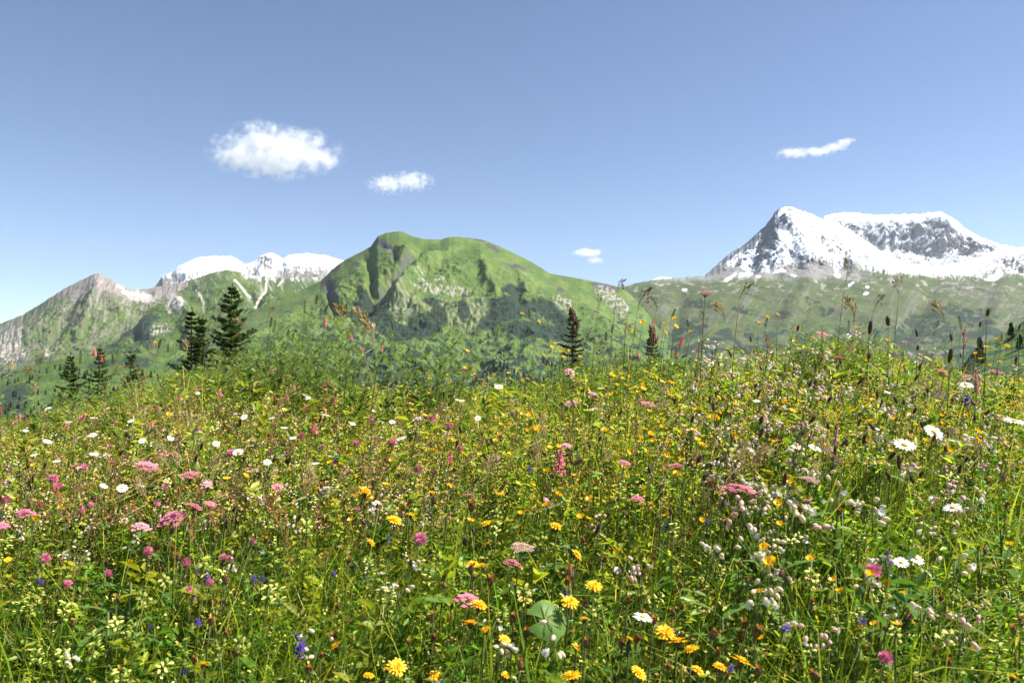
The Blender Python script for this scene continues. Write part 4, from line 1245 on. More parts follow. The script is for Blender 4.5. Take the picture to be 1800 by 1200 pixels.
PLACED = {}
def plant(kindname, px, py, scale=1., off=None, Y=None, label=None, group=None, face=None, rz=None, vi=None, tilt=.35, tx=.06):
    """one plant of its kind with its head seen at a photo pixel, rooted in the ground below"""
    K = KINDS[kindname]
    if off is None: off = R.gauss(.0, .022)
    if Y is None: Y = solve(px, py, off)
    if Y is None: Y = R.uniform(3.3, 4.9)
    x, y, z = (float(q) for q in at(px, py, Y))
    head = R.choice(K['heads']) if vi is None else K['heads'][vi % len(K['heads'])]
    sm, tip = R.choice(K['stems'])
    rz = R.uniform(-.9, .9) if rz is None else rz
    g = float(ground(x, y))
    h = max(z - g, .13) / tip.z
    a = Euler((0, 0, rz)).to_quaternion(); kx = min(h, .40)
    tip = Vector((tip.x * kx, tip.y * kx, tip.z * h)); tp = a @ tip
    root = empty(kindname, (x - tp.x, y - tp.y, z - tip.z))
    root.rotation_euler = (0, 0, rz)
    tag(root, label or K['cat'], K['cat'], group, 'thing')
    s = link('stem', sm, root); s.scale = (kx, kx, h)
    te = (a.inverted() @ Euler((R.gauss(tx, tilt), R.gauss(.12, tilt), 0)).to_quaternion() @ Euler((0, 0, R.uniform(0, 6.28))).to_quaternion()).to_euler() if face is None else Euler(face)
    first = None
    for nm, me in head:
        o = link(nm, me, root)
        o.location = tip; o.rotation_euler = te; o.scale = (scale,) * 3
    PLACED[kindname] = PLACED.get(kindname, 0) + 1
    return root



# ------------------------------------------------------------------ plants one can single out in the photo
DIAM = dict(oxeye_daisy=.048, hawkbit=.036, hawkbit_seed_head=.016, buttercup=.026, bladder_campion=.075, pink_umbel=.075, faded_umbel=.066, red_clover=.024,
            sainfoin=.05, bistort=.058, yellow_rattle=.06, violet_flower=.03, ribwort_plantain=.028, timothy_grass=.045, brown_brome=.14, straw_grass=.11, rusty_dock=.18)
LOOK = dict(oxeye_daisy='white oxeye daisy with a yellow centre', hawkbit='orange-yellow many-rayed hawkbit', hawkbit_seed_head='dark closed hawkbit head with rusty tuft',
            buttercup='small glossy yellow buttercup', bladder_campion='bladder campion with pale swollen blossoms', pink_umbel='flat pink flower umbel', faded_umbel='faded brown-pink umbel',
            red_clover='round magenta-pink clover head', sainfoin='bright pink sainfoin spike', bistort='slim pale pink bistort spike', yellow_rattle='pale yellow rattle spike', violet_flower='small blue-violet flower',
            ribwort_plantain='dark plantain head on bare stalk', timothy_grass='narrow green-brown grass spike', brown_brome='brown drooping grass panicle', straw_grass='straw-coloured arching grass panicle', rusty_dock='rusty red-brown dock plant')


def hero(k, px, py, size, label, **kw):
    if k == 'oxeye_daisy': kw.setdefault('tilt', .2); kw.setdefault('tx', .36)
    """size: width (or length) of the head in photo pixels"""
    off = kw.pop('off', .035); Y = kw.pop('Y', None)
    if Y is None: Y = solve(px, py, off) or kw.pop('Yd', 4.0)
    kw.pop('Yd', None)
    sc = size * Y / F / DIAM[k]
    if k in ('sainfoin', 'bistort', 'violet_flower', 'ribwort_plantain', 'timothy_grass', 'brown_brome', 'straw_grass', 'rusty_dock', 'yellow_rattle'):
        kw.setdefault('tilt', .15)
    return plant(k, px, py, min(max(sc, .5), 1.9), Y=Y, label=label, **kw)


for a in (
    (1130, 1085, 40, 'white daisy with long petals, alone at the bottom right of the broad leaf'),
    (1590, 783, 44, 'largest white daisy, tilted flat on the right side of the meadow'),
    (1641, 760, 38, 'white daisy just up and right of the largest daisy'),
    (1402, 787, 28, 'white daisy left of its twin, beside the pink bistort spike'),
    (1432, 788, 28, 'white daisy right of its twin, touching the pink bistort spike'),
    (1675, 893, 36, 'shaggy white daisy among pale campion at the right'),
    (1584, 989, 30, 'lower left one of two touching white daisies above the toothed leaves'),
    (1610, 982, 32, 'upper right one of two touching white daisies above the toothed leaves'),
    (1783, 741, 40, 'white daisy cut by the right edge of the photo'),
    (1698, 677, 30, 'white daisy seen edge-on below the tall pink spike'),
    (661, 884, 22, 'white daisy beside the orange hawkbit left of the centre'),
    (877, 680, 22, 'white daisy nodding on the skyline in the centre of the meadow'),
    (165, 798, 22, 'white daisy above the pink umbels on the left, full round face'),
    (83, 776, 22, 'white daisy with narrow petals, upper left of the meadow'),
    (163, 765, 20, 'white daisy highest of the three above the left pink umbels'),
    (100, 811, 14, 'white daisy seen from the side near two magenta clovers'),
    (182, 854, 18, 'white daisy low on the left beneath the flat pink umbel'),
    (215, 858, 26, 'wide white daisy just below the flat pink umbel on the left'),
    (249, 853, 16, 'small white daisy right of the wide one below the pink umbel'),
    (418, 795, 26, 'white daisy lying beside a dark red clover'),
    (600, 684, 24, 'white daisy against the leafy bank left of the mountain gap'),
    (541, 700, 16, 'white daisy low in the leafy bank, petals folded back'),
    (347, 691, 14, 'tiny white daisy in the middle of the leafy bank'),
    (85, 718, 18, 'white daisy farthest left on the meadow skyline'),
    (165, 735, 18, 'white daisy under the low left spruces'),
    (572, 730, 24, 'white daisy leftmost of a row of four pale ones left of centre'),
    (705, 771, 30, 'white daisy with ragged petals left of the centre'),
    (500, 752, 18, 'white daisy left of the ragged daisy, half side-on'),
    (778, 720, 22, 'white daisy in the row under the centre gap, left end'),
    (808, 704, 24, 'white daisy in the row under the centre gap, right end'),
    (1046, 719, 16, 'small white daisy under the two pink umbels in the centre'),
    (840, 735, 14, 'small white daisy right of the row under the centre gap'),
): hero('oxeye_daisy', a[0], a[1], a[2] * (.88 if a[0] > 1000 else .74), a[3])
for i, (px, py) in enumerate(((430, 733), (45, 757), (120, 742), (230, 740), (300, 770), (350, 760), (478, 735), (515, 770), (620, 745), (655, 722), (690, 742), (735, 735), (555, 815), (470, 812), (140, 822), (60, 800), (1330, 705), (1560, 690), (380, 780), (250, 775))):
    hero('oxeye_daisy', px, py, R.uniform(9, 14), 'small white daisy, one of many sprinkled across the upper left of the meadow', group='small far daisies')

for a in (
    (842, 1063, 36, 'orange hawkbit at the top of the cluster left of the broad leaf'), (826, 1095, 32, 'orange hawkbit seen from the side, lowest left in the cluster beside the broad leaf'),
    (853, 1106, 22, 'small orange hawkbit just right of the side-on one'), (693, 914, 32, 'orange hawkbit with flat open rays, centre left'), (722, 905, 22, 'half-closed orange hawkbit touching the flat open one'),
    (642, 867, 26, 'orange hawkbit beside a small daisy, left of centre'), (758, 866, 18, 'orange hawkbit over a dark drooping head'), (978, 925, 28, 'drooping orange hawkbit in the dark gap in the middle'),
    (1044, 1030, 34, 'bright hawkbit above the dark gap, right of the broad leaf'), (1027, 1087, 20, 'small yellow hawkbit between the broad leaf and the lone daisy'),
    (1170, 1112, 44, 'large yellow hawkbit, upper left of the big pair at the bottom'), (1192, 1128, 44, 'large yellow hawkbit, lower right of the big pair at the bottom'),
    (1013, 1137, 22, 'orange hawkbit at the bottom, right of the pinkish campions'), (1108, 1124, 22, 'orange hawkbit drooping left of the big yellow pair'), (1122, 1182, 36, 'large yellow hawkbit cut near the bottom edge, centre right'),
    (887, 1124, 26, 'orange hawkbit hidden behind a pinkish campion'), (1215, 1141, 34, 'yellow hawkbit right of the big pair, first of the bottom row'), (1227, 1178, 28, 'yellow hawkbit lowest in the bottom row right of centre'),
    (1266, 1172, 32, 'yellow hawkbit with star-like rays in the bottom row'), (1303, 1162, 44, 'wide shaggy yellow hawkbit, rightmost of the bottom row'), (357, 1167, 24, 'yellow hawkbit alone at the bottom left'),
    (680, 1176, 18, 'orange hawkbit in a pair at the bottom, right one'), (648, 1187, 22, 'orange hawkbit in a pair at the bottom, left one'), (1333, 1040, 30, 'yellow hawkbit lying tilted, right of the bottom centre'),
    (790, 853, 14, 'small orange hawkbit in the centre of the meadow'), (890, 1186, 16, 'little orange hawkbit at the bottom edge left of centre'), (1780, 1190, 26, 'yellow hawkbit in the bottom right corner'), (720, 888, 14, 'small orange hawkbit above the flat open one'),
): hero('hawkbit', a[0], a[1], a[2] * .84, a[3], tilt=.28, tx=-.02)

for a in ((829, 890, 22, 'dark drooping hawkbit head above the dark gap, left of centre'), (763, 878, 20, 'dark hawkbit head on a long stem below an orange one'), (1002, 1008, 26, 'large rusty closed head beside the dark gap'), (997, 1022, 18, 'brown closed head just under the large rusty one'),
          (828, 1000, 20, 'dark brown head above the pink umbel by the broad leaf'), (862, 1022, 22, 'rusty closed head right of the pink umbel by the broad leaf'), (904, 1085, 18, 'dark tufted head left of the broad leaf'), (915, 1168, 20, 'rusty-topped dark head at the bottom centre'),
          (1120, 1122, 20, 'brown closed head beside the big yellow pair'), (1030, 1130, 18, 'brown head over a small orange flower at the bottom'), (900, 1088, 18, 'dark head leaning towards the orange cluster'), (1253, 1115, 20, 'brown closed head above the bottom right hawkbits'),
          (1330, 1112, 26, 'big rusty closed head above the wide shaggy hawkbit'), (1332, 1180, 22, 'orange-brown closed head under the wide shaggy hawkbit'), (1150, 1090, 16, 'small brown head right of the lone daisy'), (1183, 1075, 16, 'brown head above the big yellow pair')):
    hero('hawkbit_seed_head', a[0], a[1], a[2] * .72, a[3], tilt=.25)

for a in (
    (260, 815, 42, 'flat pink umbel seen side-on, upper left of the meadow', 0), (308, 796, 20, 'small pink umbel above the flat ones on the left', 0), (334, 830, 40, 'flat pink umbel right of the side-on one on the left', 0), (363, 849, 24, 'pale pink umbel seen from above on the left', 1),
    (304, 903, 48, 'largest pink umbel, domed and deep pink, on the left', 2), (343, 886, 32, 'flat pink umbel touching the largest one', 0), (249, 920, 34, 'pale pink umbel left of the largest one', 3), (44, 896, 36, 'loose pink umbel near the left edge', 2), (3, 921, 26, 'pink umbel cut by the left edge', 0),
    (822, 1046, 44, 'pink umbel beside the orange hawkbits, bottom centre', 2), (903, 984, 36, 'pink umbel under the faded brown one in the centre', 2), (1098, 811, 24, 'flat pink umbel right of the centre', 0), (1188, 815, 28, 'thin pink umbel seen from the side right of centre', 0), (1120, 872, 30, 'loose dull pink umbel right of the dark gap', 2),
    (1300, 852, 60, 'wide broken pink umbel among pale campions on the right', 0), (1003, 651, 26, 'pale pink umbel standing on the skyline under the brownish spruce', 3), (1003, 706, 26, 'pink umbel below the skyline umbel', 1), (1043, 690, 20, 'pink umbel beside a dark stalk in the centre', 1), (1447, 585, 22, 'pink umbel on the leafy mound on the right skyline', 0),
    (1475, 626, 20, 'pink umbel under the leafy mound on the right', 0), (1660, 652, 26, 'pink umbel left of the tall bistort on the right', 0), (1705, 660, 30, 'pink umbel behind the tall bistort on the right', 1), (1752, 651, 26, 'flat pink umbel near the right edge of the skyline', 0), (1138, 707, 26, 'dull pink umbel right of the centre yellow patch', 0),
): hero('pink_umbel', a[0], a[1], a[2] * 1.02, a[3], vi=a[4], tilt=.15, tx=.22)
hero('pink_umbel', 1240, 513, 25, 'pink umbel on the tallest stalk, standing above the skyline before the green slope', vi=0, Y=3.6, face=(0, .1, 0))
hero('faded_umbel', 918, 958, 44, 'faded brown-pink umbel above the dark gap in the centre', face=(.1, .1, 0))
hero('faded_umbel', 1425, 840, 34, 'faded pinkish umbel right of the wide broken pink umbel', face=(.2, 0, 1))

for a in ((94, 841, 16, 'magenta clover upper one of a touching pair on the left'), (101, 856, 18, 'magenta clover lower one of a touching pair on the left'), (10, 879, 14, 'magenta clover at the left edge'), (132, 822, 10, 'magenta clover left one of two beside a small daisy'), (148, 822, 12, 'magenta clover right one of two beside a small daisy'),
          (143, 898, 12, 'magenta clover between the loose left umbel and the largest umbel'), (80, 980, 16, 'pinkish clover low on the left'), (260, 969, 18, 'magenta clover below the pale pink umbel on the left'), (327, 989, 16, 'magenta clover right of and below the largest pink umbel'), (406, 796, 14, 'dark red clover beside a daisy on the left'),
          (739, 947, 22, 'magenta clover standing alone left of the dark gap'), (735, 825, 14, 'magenta clover in the centre left, deep pink'), (690, 777, 16, 'pink clover beside the ragged daisy'), (808, 788, 12, 'pale pink clover in the centre'), (1535, 1002, 26, 'dark purple-red clover beside the two touching daisies'),
          (1557, 1156, 24, 'pale purple clover at the bottom right'), (627, 780, 12, 'pink clover left of the ragged daisy'), (760, 735, 14, 'bright pink clover under the centre gap'), (530, 767, 12, 'pink clover in the upper left of the meadow'), (655, 740, 12, 'pink clover above the pair of pale campions'), (790, 750, 12, 'dark pink clover right of the bright one')):
    hero('red_clover', *a)

for a in ((980, 834, 52, 'large bright pink sainfoin spike in the middle of the meadow'), (790, 814, 26, 'pink sainfoin left of the large bright spike')): hero('sainfoin', *a)
for a in ((571, 573, 26, 'pink sainfoin high on the leafy stems left of the mountain gap', 3.7), (617, 598, 22, 'pink sainfoin right of the highest one on the left skyline', 3.7), (637, 618, 16, 'small pink sainfoin curling over on the skyline', 3.6), (670, 619, 26, 'pink sainfoin leaning left on the skyline', 3.7), (166, 625, 24, 'pink sainfoin left one of two before the low left spruces', 4.2), (178, 636, 24, 'pink sainfoin right one of two before the low left spruces', 4.2),
          (1147, 576, 28, 'pink sainfoin before the dark brown young spruce, upper', 3.8), (1152, 598, 26, 'pink sainfoin before the dark brown young spruce, lower', 3.8), (1195, 608, 34, 'pink sainfoin right of the dark brown young spruce, upper', 3.8), (1189, 626, 28, 'pink sainfoin right of the dark brown young spruce, lower', 3.8), (1222, 622, 18, 'pink sainfoin leaning right below the tall umbel', 3.8), (1122, 628, 20, 'pink sainfoin low on the skyline left of the dark brown spruce', 3.9), (1165, 650, 18, 'pink sainfoin under the dark brown spruce', 3.8), (258, 660, 12, 'tiny pink sainfoin in the leafy bank', 4.2)):
    hero('sainfoin', a[0], a[1], a[2] * .62, a[3], Y=a[4])
for a in ((1716, 690, 46, 'tall pink bistort spike on the right skyline', 3.1), (1467, 782, 36, 'pink bistort spike standing beside two daisies', None), (1478, 814, 30, 'short pink bistort spike leaning right below the two daisies', None)): hero('bistort', *a[:4], Y=a[4], tilt=.08 if a[1] < 800 else .5)

for a in ((526, 1150, 40, 'deep violet flower, largest, at the bottom left'), (523, 1122, 18, 'small violet flower just above the largest violet one'), (345, 1006, 16, 'violet flower left one of a pair, bottom left'), (363, 1020, 22, 'violet flower right one of a pair, bottom left'), (446, 1022, 20, 'violet flower left of two touching ones below the hawkbit line'), (461, 1022, 18, 'violet flower right of two touching ones below the hawkbit line'), (586, 1012, 14, 'violet flower alone left of the campions'),
          (588, 813, 14, 'violet flower upper left of the orange hawkbits'), (683, 950, 18, 'violet flower under the flat open hawkbit'), (930, 829, 18, 'pale violet flower left of the large sainfoin'), (1695, 714, 40, 'dark violet spike below the tall bistort'), (1663, 700, 14, 'violet flower left of the dark violet spike'), (1648, 697, 16, 'violet flower leftmost beside the dark violet spike'), (1565, 994, 14, 'violet flower beside the two touching daisies'), (1241, 921, 16, 'purple flower under the wide broken umbel'), (1283, 1178, 14, 'violet flower among the bottom right hawkbits')):
    hero('violet_flower', a[0], a[1], a[2] * .75, a[3])

for a in ((702, 1040, 44, 'pinkish campion cluster of six blossoms, lower centre left', 0), (727, 985, 30, 'pinkish campion above the six-blossom cluster', 0), (870, 1093, 34, 'pinkish campion over the orange hawkbits', 2), (877, 1140, 46, 'pinkish campion hanging, bottom centre', 0), (978, 1118, 60, 'pinkish campion cluster below the broad leaf', 2), (115, 1162, 30, 'pinkish campion at the bottom left corner', 0), (562, 1128, 50, 'pinkish campion beside the deep violet flower', 2),
          (585, 862, 30, 'pale campion left of the orange hawkbit', 0), (510, 918, 34, 'pale campion cluster left of the orange hawkbits', 1), (665, 900, 26, 'pale campion between two orange hawkbits', 0), (1312, 888, 60, 'cream campion under the wide broken umbel', 1), (1395, 905, 60, 'pinkish campion cluster right of the wide broken umbel', 0), (1530, 890, 60, 'pinkish campion, dense row in the right middle', 2), (1440, 835, 44, 'pinkish campion above the dense row', 0),
          (1668, 865, 60, 'pale campion around the shaggy daisy', 1), (1725, 778, 50, 'pinkish campion at the far right under the daisies', 0), (1680, 985, 50, 'pinkish campion at the right, petals hanging', 2), (1620, 1078, 50, 'pinkish campion of round bladders low on the right', 0), (1565, 1075, 30, 'pale campion left of the round bladders low on the right', 1), (1695, 1095, 60, 'cream campion beside a yellow rattle in the lower right', 1), (1100, 990, 50, 'cream campion right of the dark gap', 1), (1060, 912, 36, 'cream campion above the dark gap', 1), (1130, 1000, 34, 'cream campion beside the bright hawkbit', 3)):
    hero('bladder_campion', *a[:4], vi=a[4], tilt=.2)
for i, (px, py) in enumerate(((1237, 603), (1262, 606), (1232, 622), (1258, 640), (1275, 648), (1290, 660), (1318, 636), (1345, 640), (1360, 626), (1385, 630), (1410, 660), (1420, 618), (1440, 622), (1455, 640), (1390, 662), (1435, 668), (1500, 590), (1520, 605), (1590, 610), (1625, 618), (1640, 626), (1300, 680), (1340, 672), (1370, 688), (1425, 690), (1530, 715), (1560, 720), (1620, 720), (1350, 755), (1380, 750), (1425, 755), (1460, 762), (1240, 735), (1300, 740), (1210, 760))):
    hero('bladder_campion', px, py, R.uniform(24, 36), 'cream and pinkish campion in the thick drift along the right skyline', group='campions in the drift along the right skyline', vi=R.randint(0, 4), Yd=R.uniform(3.0, 4.2), tilt=.2)

# stalks against the mountains
for a in ((1735, 556, 18, 'tallest dark plantain head near the right edge, before the mountain', 3.2), (1528, 588, 22, 'fat dark plantain head left one under the tall grass stalks', 3.4), (1561, 573, 22, 'dark plantain head right one under the tall grass stalks', 3.4), (1673, 600, 14, 'dark plantain head between the dock and the tall grass', 3.6), (1612, 592, 12, 'small dark plantain head right of the tall grass', 3.7), (1527, 632, 16, 'dark plantain head below the fat one', 3.2),
          (1390, 600, 12, 'dark plantain head left of the leafy mound', 3.9), (1401, 582, 14, 'dark plantain head on the leafy mound edge', 3.8), (1320, 601, 10, 'small dark plantain head left of the small dock', 3.9), (1668, 638, 24, 'dark plantain head leaning under the dock', 3.0), (1612, 616, 12, 'dark plantain head on the right skyline', 3.6), (1785, 640, 14, 'dark plantain head at the right edge of the skyline', 3.4), (1790, 580, 10, 'small dark plantain head before the terraced hill', 3.6), (1722, 575, 12, 'green plantain head beside the tallest one', 3.4)):
    hero('ribwort_plantain', *a[:4], Y=a[4])
for a in ((1485, 500, 66, 'tall brown grass panicle leaning right before the snow mountain, left one', 3.4, 0), (1580, 520, 62, 'tall brown grass panicle before the snow mountain, right one', 3.4, 1), (1300, 525, 46, 'dark grass stalk bending right before the green slope', 3.5, 2), (1084, 520, 40, 'upright brown grass panicle in the saddle below the mountains', 3.6, 0), (1120, 548, 62, 'brown grass panicle arching right in the saddle', 3.5, 1), (1153, 550, 36, 'short brown panicle lying level right of the arching one', 3.5, 2), (1052, 540, 30, 'thin brown panicle left of the saddle stalks', 3.7, 3), (1535, 548, 44, 'brown panicle between the two tall ones', 3.5, 3), (1420, 560, 26, 'small brown panicle left of the tall ones', 3.7, 2), (1235, 570, 34, 'brown panicle under the tall pink umbel', 3.6, 1)):
    hero('brown_brome', *a[:4], Y=a[4], vi=a[5], rz=R.uniform(-.3, .3))
for a in ((600, 583, 60, 'long straw panicle arching left on the skyline, upper', 3.5, 2.9), (640, 600, 70, 'long straw panicle arching right above the gap', 3.5, .1), (655, 612, 60, 'straw panicle nodding over the gap', 3.3, .2), (1275, 565, 46, 'pale straw panicle arching right under the tall umbel', 3.5, 0.), (1500, 572, 60, 'straw panicle arching over the leafy mound', 3.5, 3.), (1660, 568, 50, 'straw panicle arching over the dock', 3.5, .1), (430, 580, 34, 'straw panicle before the tallest spruce', 4.0, .2), (470, 560, 30, 'straw panicle right of the tallest spruce', 4.0, .3), (45, 668, 34, 'straw panicle far left on the skyline', 4.2, .4), (20, 655, 30, 'straw panicle at the left edge of the skyline', 4.2, .4), (270, 620, 30, 'straw panicle between the low spruces and the twin', 4.2, .3), (330, 618, 30, 'straw panicle before the slender twin spruce', 4.2, .2)):
    hero('straw_grass', *a[:4], Y=a[4], rz=a[5])
for px, py in ((555, 535), (535, 550), (570, 548), (588, 545), (600, 540), (606, 552), (618, 560), (632, 565), (640, 572), (475, 575), (480, 585), (505, 592), (512, 600), (278, 612), (295, 620), (360, 622), (440, 590), (736, 555), (780, 548), (797, 575), (820, 580), (870, 600), (720, 575), (700, 566), (930, 560), (760, 560), (690, 580), (1075, 585), (1065, 600), (1030, 600), (1180, 560), (1210, 575), (1345, 575), (1490, 590), (1640, 590), (70, 640), (140, 640), (200, 640), (1690, 580), (1760, 600)):
    hero('timothy_grass', px, py, R.uniform(18, 26), 'thin green-brown grass spike standing up against the mountains on the skyline', group='grass spikes along the skyline', Y=R.uniform(3.5, 4.4), tilt=.2)
for a in ((1350, 603, 52, 'rusty dock clump left of the leafy mound', 3.8), (1695, 592, 56, 'rusty brown dock on the right skyline', 3.6), (1100, 575, 26, 'small rusty dock in the saddle', 3.9), (478, 770, 40, 'rusty dock in the upper left of the meadow', None)): hero('rusty_dock', *a[:4], Y=a[4], tilt=.05)
# buttercups on the skyline
for px, py in ((946, 566), (918, 552), (1335, 568), (1348, 558), (1367, 553), (1505, 577), (970, 610), (976, 605), (1115, 582), (1186, 560), (1168, 570), (1130, 568), (1188, 574), (1215, 583), (1170, 585), (987, 619), (1000, 618), (1020, 628), (955, 625), (990, 628), (1076, 659), (1090, 657), (1165, 672), (1178, 672), (913, 648), (918, 669), (1735, 610), (1757, 636), (1754, 595), (1618, 625), (1395, 600), (1430, 595), (820, 617), (817, 648), (1265, 623), (1278, 630), (1245, 638), (1275, 660), (1480, 610), (1560, 600), (1395, 575), (1500, 615), (1715, 622), (1770, 610)):
    hero('buttercup', px, py, R.uniform(8, 13), 'yellow buttercup raised on a thin stalk against the mountains on the skyline', group='buttercups along the skyline', Yd=R.uniform(3.4, 4.2))
# loose yellow and white flowers near the camera
for a in ((1355, 990, 30, 'wide-open buttercup, larger, left of the two touching daisies'), (1426, 981, 20, 'cupped buttercup right of the wide-open one'), (1465, 1021, 20, 'buttercup below the cupped one on the right'), (1575, 1097, 22, 'upright buttercup among round campion bladders'), (64, 912, 18, 'buttercup by the loose umbel at the left edge'), (15, 985, 16, 'buttercup at the left edge'), (228, 988, 14, 'buttercup under the pale pink umbel'), (1528, 1011, 24, 'buttercup under the dark purple-red clover'), (1085, 970, 16, 'buttercup right of the faded umbel'), (1536, 1097, 16, 'small buttercup left of the upright one')):
    hero('buttercup', *a)

# broad leaves, leafy vetch, toothed leaves
def broad_leaf(px, py, size, label, seed, rz, tiltx):
    r = random.Random(seed); Y = solve(px, py, .03); x, y, z = (float(q) for q in at(px, py, Y)); g = float(ground(x, y))
    L = size * Y / F
    root = tag(empty('broad_leaf_plant', (x, y - .02, g)), label, 'leaf plant')
    s = MB(); s.tube([(0, -.03, 0), (0, -.03, (z - g) * .6), (0, 0, z - g)], [.004, .0035, .002], M_STEM, 5); link('stem', s.mesh('stem'), root)
    b = MB(); n = 22; mi = b.mi(M_BIGLEAF); nv = 6
    for i in range(n + 1):
        t = i / n; a = -2.75 + 5.5 * t
        rr = L * .5 * (1 + .18 * math.cos(a)) * (1 + .06 * (i % 2)) * r.uniform(.96, 1.03)
        for j in range(nv + 1):
            q = j / nv; P_ = Vector((rr * q * math.cos(a), rr * q * math.sin(a) * .92, -.35 * rr * q * q + .10 * L * abs(math.sin(a)) * q + .02 * L * q * math.sin(a * 5)))
            b.v.append(tuple(P_))
    for i in range(n):
        for j in range(nv):
            p = i * (nv + 1) + j; b.f.append((p, p + 1, p + nv + 2, p + nv + 1)); b.m.append(mi)
    o = link('blade', b.mesh('blade'), root); o.location = (0, 0, z - g); o.rotation_euler = (tiltx, .1, rz)
    v = MB()
    for a in (-1.7, -1.1, -.5, 0, .5, 1.1, 1.7):
        v.tube([(0, 0, .002), (L * .25 * math.cos(a), L * .25 * math.sin(a), .004 - .02 * L), (L * .46 * math.cos(a), L * .46 * math.sin(a) * .92, -.08 * L)], .0008, M_RATGREEN, 3)
    o = link('veins', v.mesh('veins'), root); o.location = (0, 0, z - g + .0012); o.rotation_euler = (tiltx, .1, rz)


broad_leaf(957, 1082, 74, 'broad rounded green leaf with pale veins, bottom centre', 1, .3, .9)
broad_leaf(765, 1045, 66, 'broad leaf folded edge-up, left of the orange hawkbits', 2, 2.4, .3)

for i, (px, py) in enumerate(((1640, 1035), (1600, 1020), (1720, 960), (1760, 930), (1270, 1085), (230, 1020), (190, 1075), (1480, 900), (1545, 800), (960, 960), (1380, 1000))):
    Y = solve(px, py, -.02); x, y, z = (float(q) for q in at(px, py, Y)); g = float(ground(x, y)); b = MB(); r = random.Random(200 + i)
    root = tag(empty('leafy_herb', (x, y, g)), 'low green herb with a spray of long jagged leaves in the foreground', 'leafy herb', 'jagged-leaved herbs in the foreground')
    for k in range(13):
        a = r.uniform(0, 6.28); el = r.uniform(.15, 1.1)
        b.leaf((0, 0, (z - g) * r.uniform(.35, 1.0)), (math.cos(a), math.sin(a), math.tan(el) * .6), (0, 0, 1), r.uniform(.06, .12), r.uniform(.016, .034), M_BIGLEAF, .45, prof=(.15, .6, .45, .9, .6, .95, .5, .7, .3, .03))
    s = MB(); s.tube([(0, 0, 0), (0, 0, z - g)], .003, M_STEM, 5)
    link('stem', s.mesh('stem'), root); link('leaves', b.mesh('leaves'), root)

VETCH = [vetch_meshes(i, 4 + i % 3) for i in range(5)]
def vetch(px, top, Y, label, group):
    x, y, z = (float(q) for q in at(px, top, Y)); g = float(ground(x, y)); h = max(z - g, .2)
    sm, fm = R.choice(VETCH); s = h / .55
    root = tag(empty('vetch_plant', (x, y, g)), label, 'leafy plant', group); root.rotation_euler = (0, 0, R.uniform(0, 6.28)); root.scale = (min(s, 1.25), min(s, 1.25), s)
    link('stems', sm, root); link('foliage', fm, root)


def band(n, x0, x1, top, label, group, y0=3.7, y1=5.0, var=26):
    t = np.array(top, float)
    for i in range(n):
        px = x0 + (x1 - x0) * (i + R.random()) / n
        vetch(px, np.interp(px, t[:, 0], t[:, 1]) + abs(R.gauss(0, var)), R.uniform(y0, y1), label, group)


band(80, 250, 545, ((250, 662), (300, 655), (350, 640), (420, 614), (480, 594), (520, 592), (545, 612)), 'feathery vetch plant in the thick leafy bank before the tallest spruce', 'vetches of the left bank', var=30)
band(24, 70, 260, ((70, 690), (110, 682), (160, 672), (210, 670), (260, 662)), 'feathery vetch plant before the three low spruces on the left', 'vetches before the low spruces')
band(10, 535, 645, ((535, 590), (580, 574), (610, 580), (650, 625)), 'tall airy vetch stem with paired leaflets left of the mountain gap', 'tall vetches left of the gap', y0=3.5, y1=4.2)
band(7, 722, 795, ((715, 590), (740, 572), (765, 568), (800, 600)), 'upright bushy vetch standing alone in the centre gap', 'vetches in the centre gap', y0=3.6, y1=4.2, var=18)
band(30, 1375, 1545, ((1375, 605), (1410, 585), (1450, 578), (1500, 590), (1545, 612)), 'leafy vetch on the mound on the right skyline', 'vetches of the right mound', y0=3.4, y1=4.4, var=20)
band(16, 1060, 1260, ((1060, 620), (1150, 605), (1260, 625)), 'feathery vetch around the dark brown young spruce', 'vetches right of the centre', y0=3.7, y1=4.6, var=22)
band(14, 930, 1075, ((930, 640), (1000, 628), (1075, 622)), 'feathery vetch at the foot of the brownish spruce', 'vetches below the centre spruce', y0=3.8, y1=4.6, var=16)
vetch(42, 668, 4.0, 'single tall feathery stem far left before the sunny foothill', None)
vetch(1690, 618, 3.9, 'feathery stem beside the rusty dock on the right', None)

# ------------------------------------------------------------------ the crowd of each kind, named by where it grows
ACROSS = ((430, 'below the rocky peak'), (1000, 'below the green mountain'), (1330, 'below the saddle'), (9999, 'below the snow mountain'))
DOWN = ((700, 'on the skyline'), (800, 'on the upper meadow'), (950, 'in mid meadow'), (9999, 'near the bottom edge'))


def crowd(k, n, x0, x1, y0, y1, smin=.8, smax=1.15, bias=1.0, off=.0, look=None, **kw):
    for i in range(n):
        px = R.uniform(x0, x1); py = y0 + (y1 - y0) * R.random() ** bias
        dn = next(t for lim, t in DOWN if py < lim); ac = next(t for lim, t in ACROSS if px < lim)
        where = '%s %s' % (dn, ac)
        plant(k, px, py, R.uniform(smin, smax), off=R.gauss(off, .02), label='%s %s' % (look or LOOK[k], where), group='%s plants %s' % (k.replace('_', ' '), where), **kw)


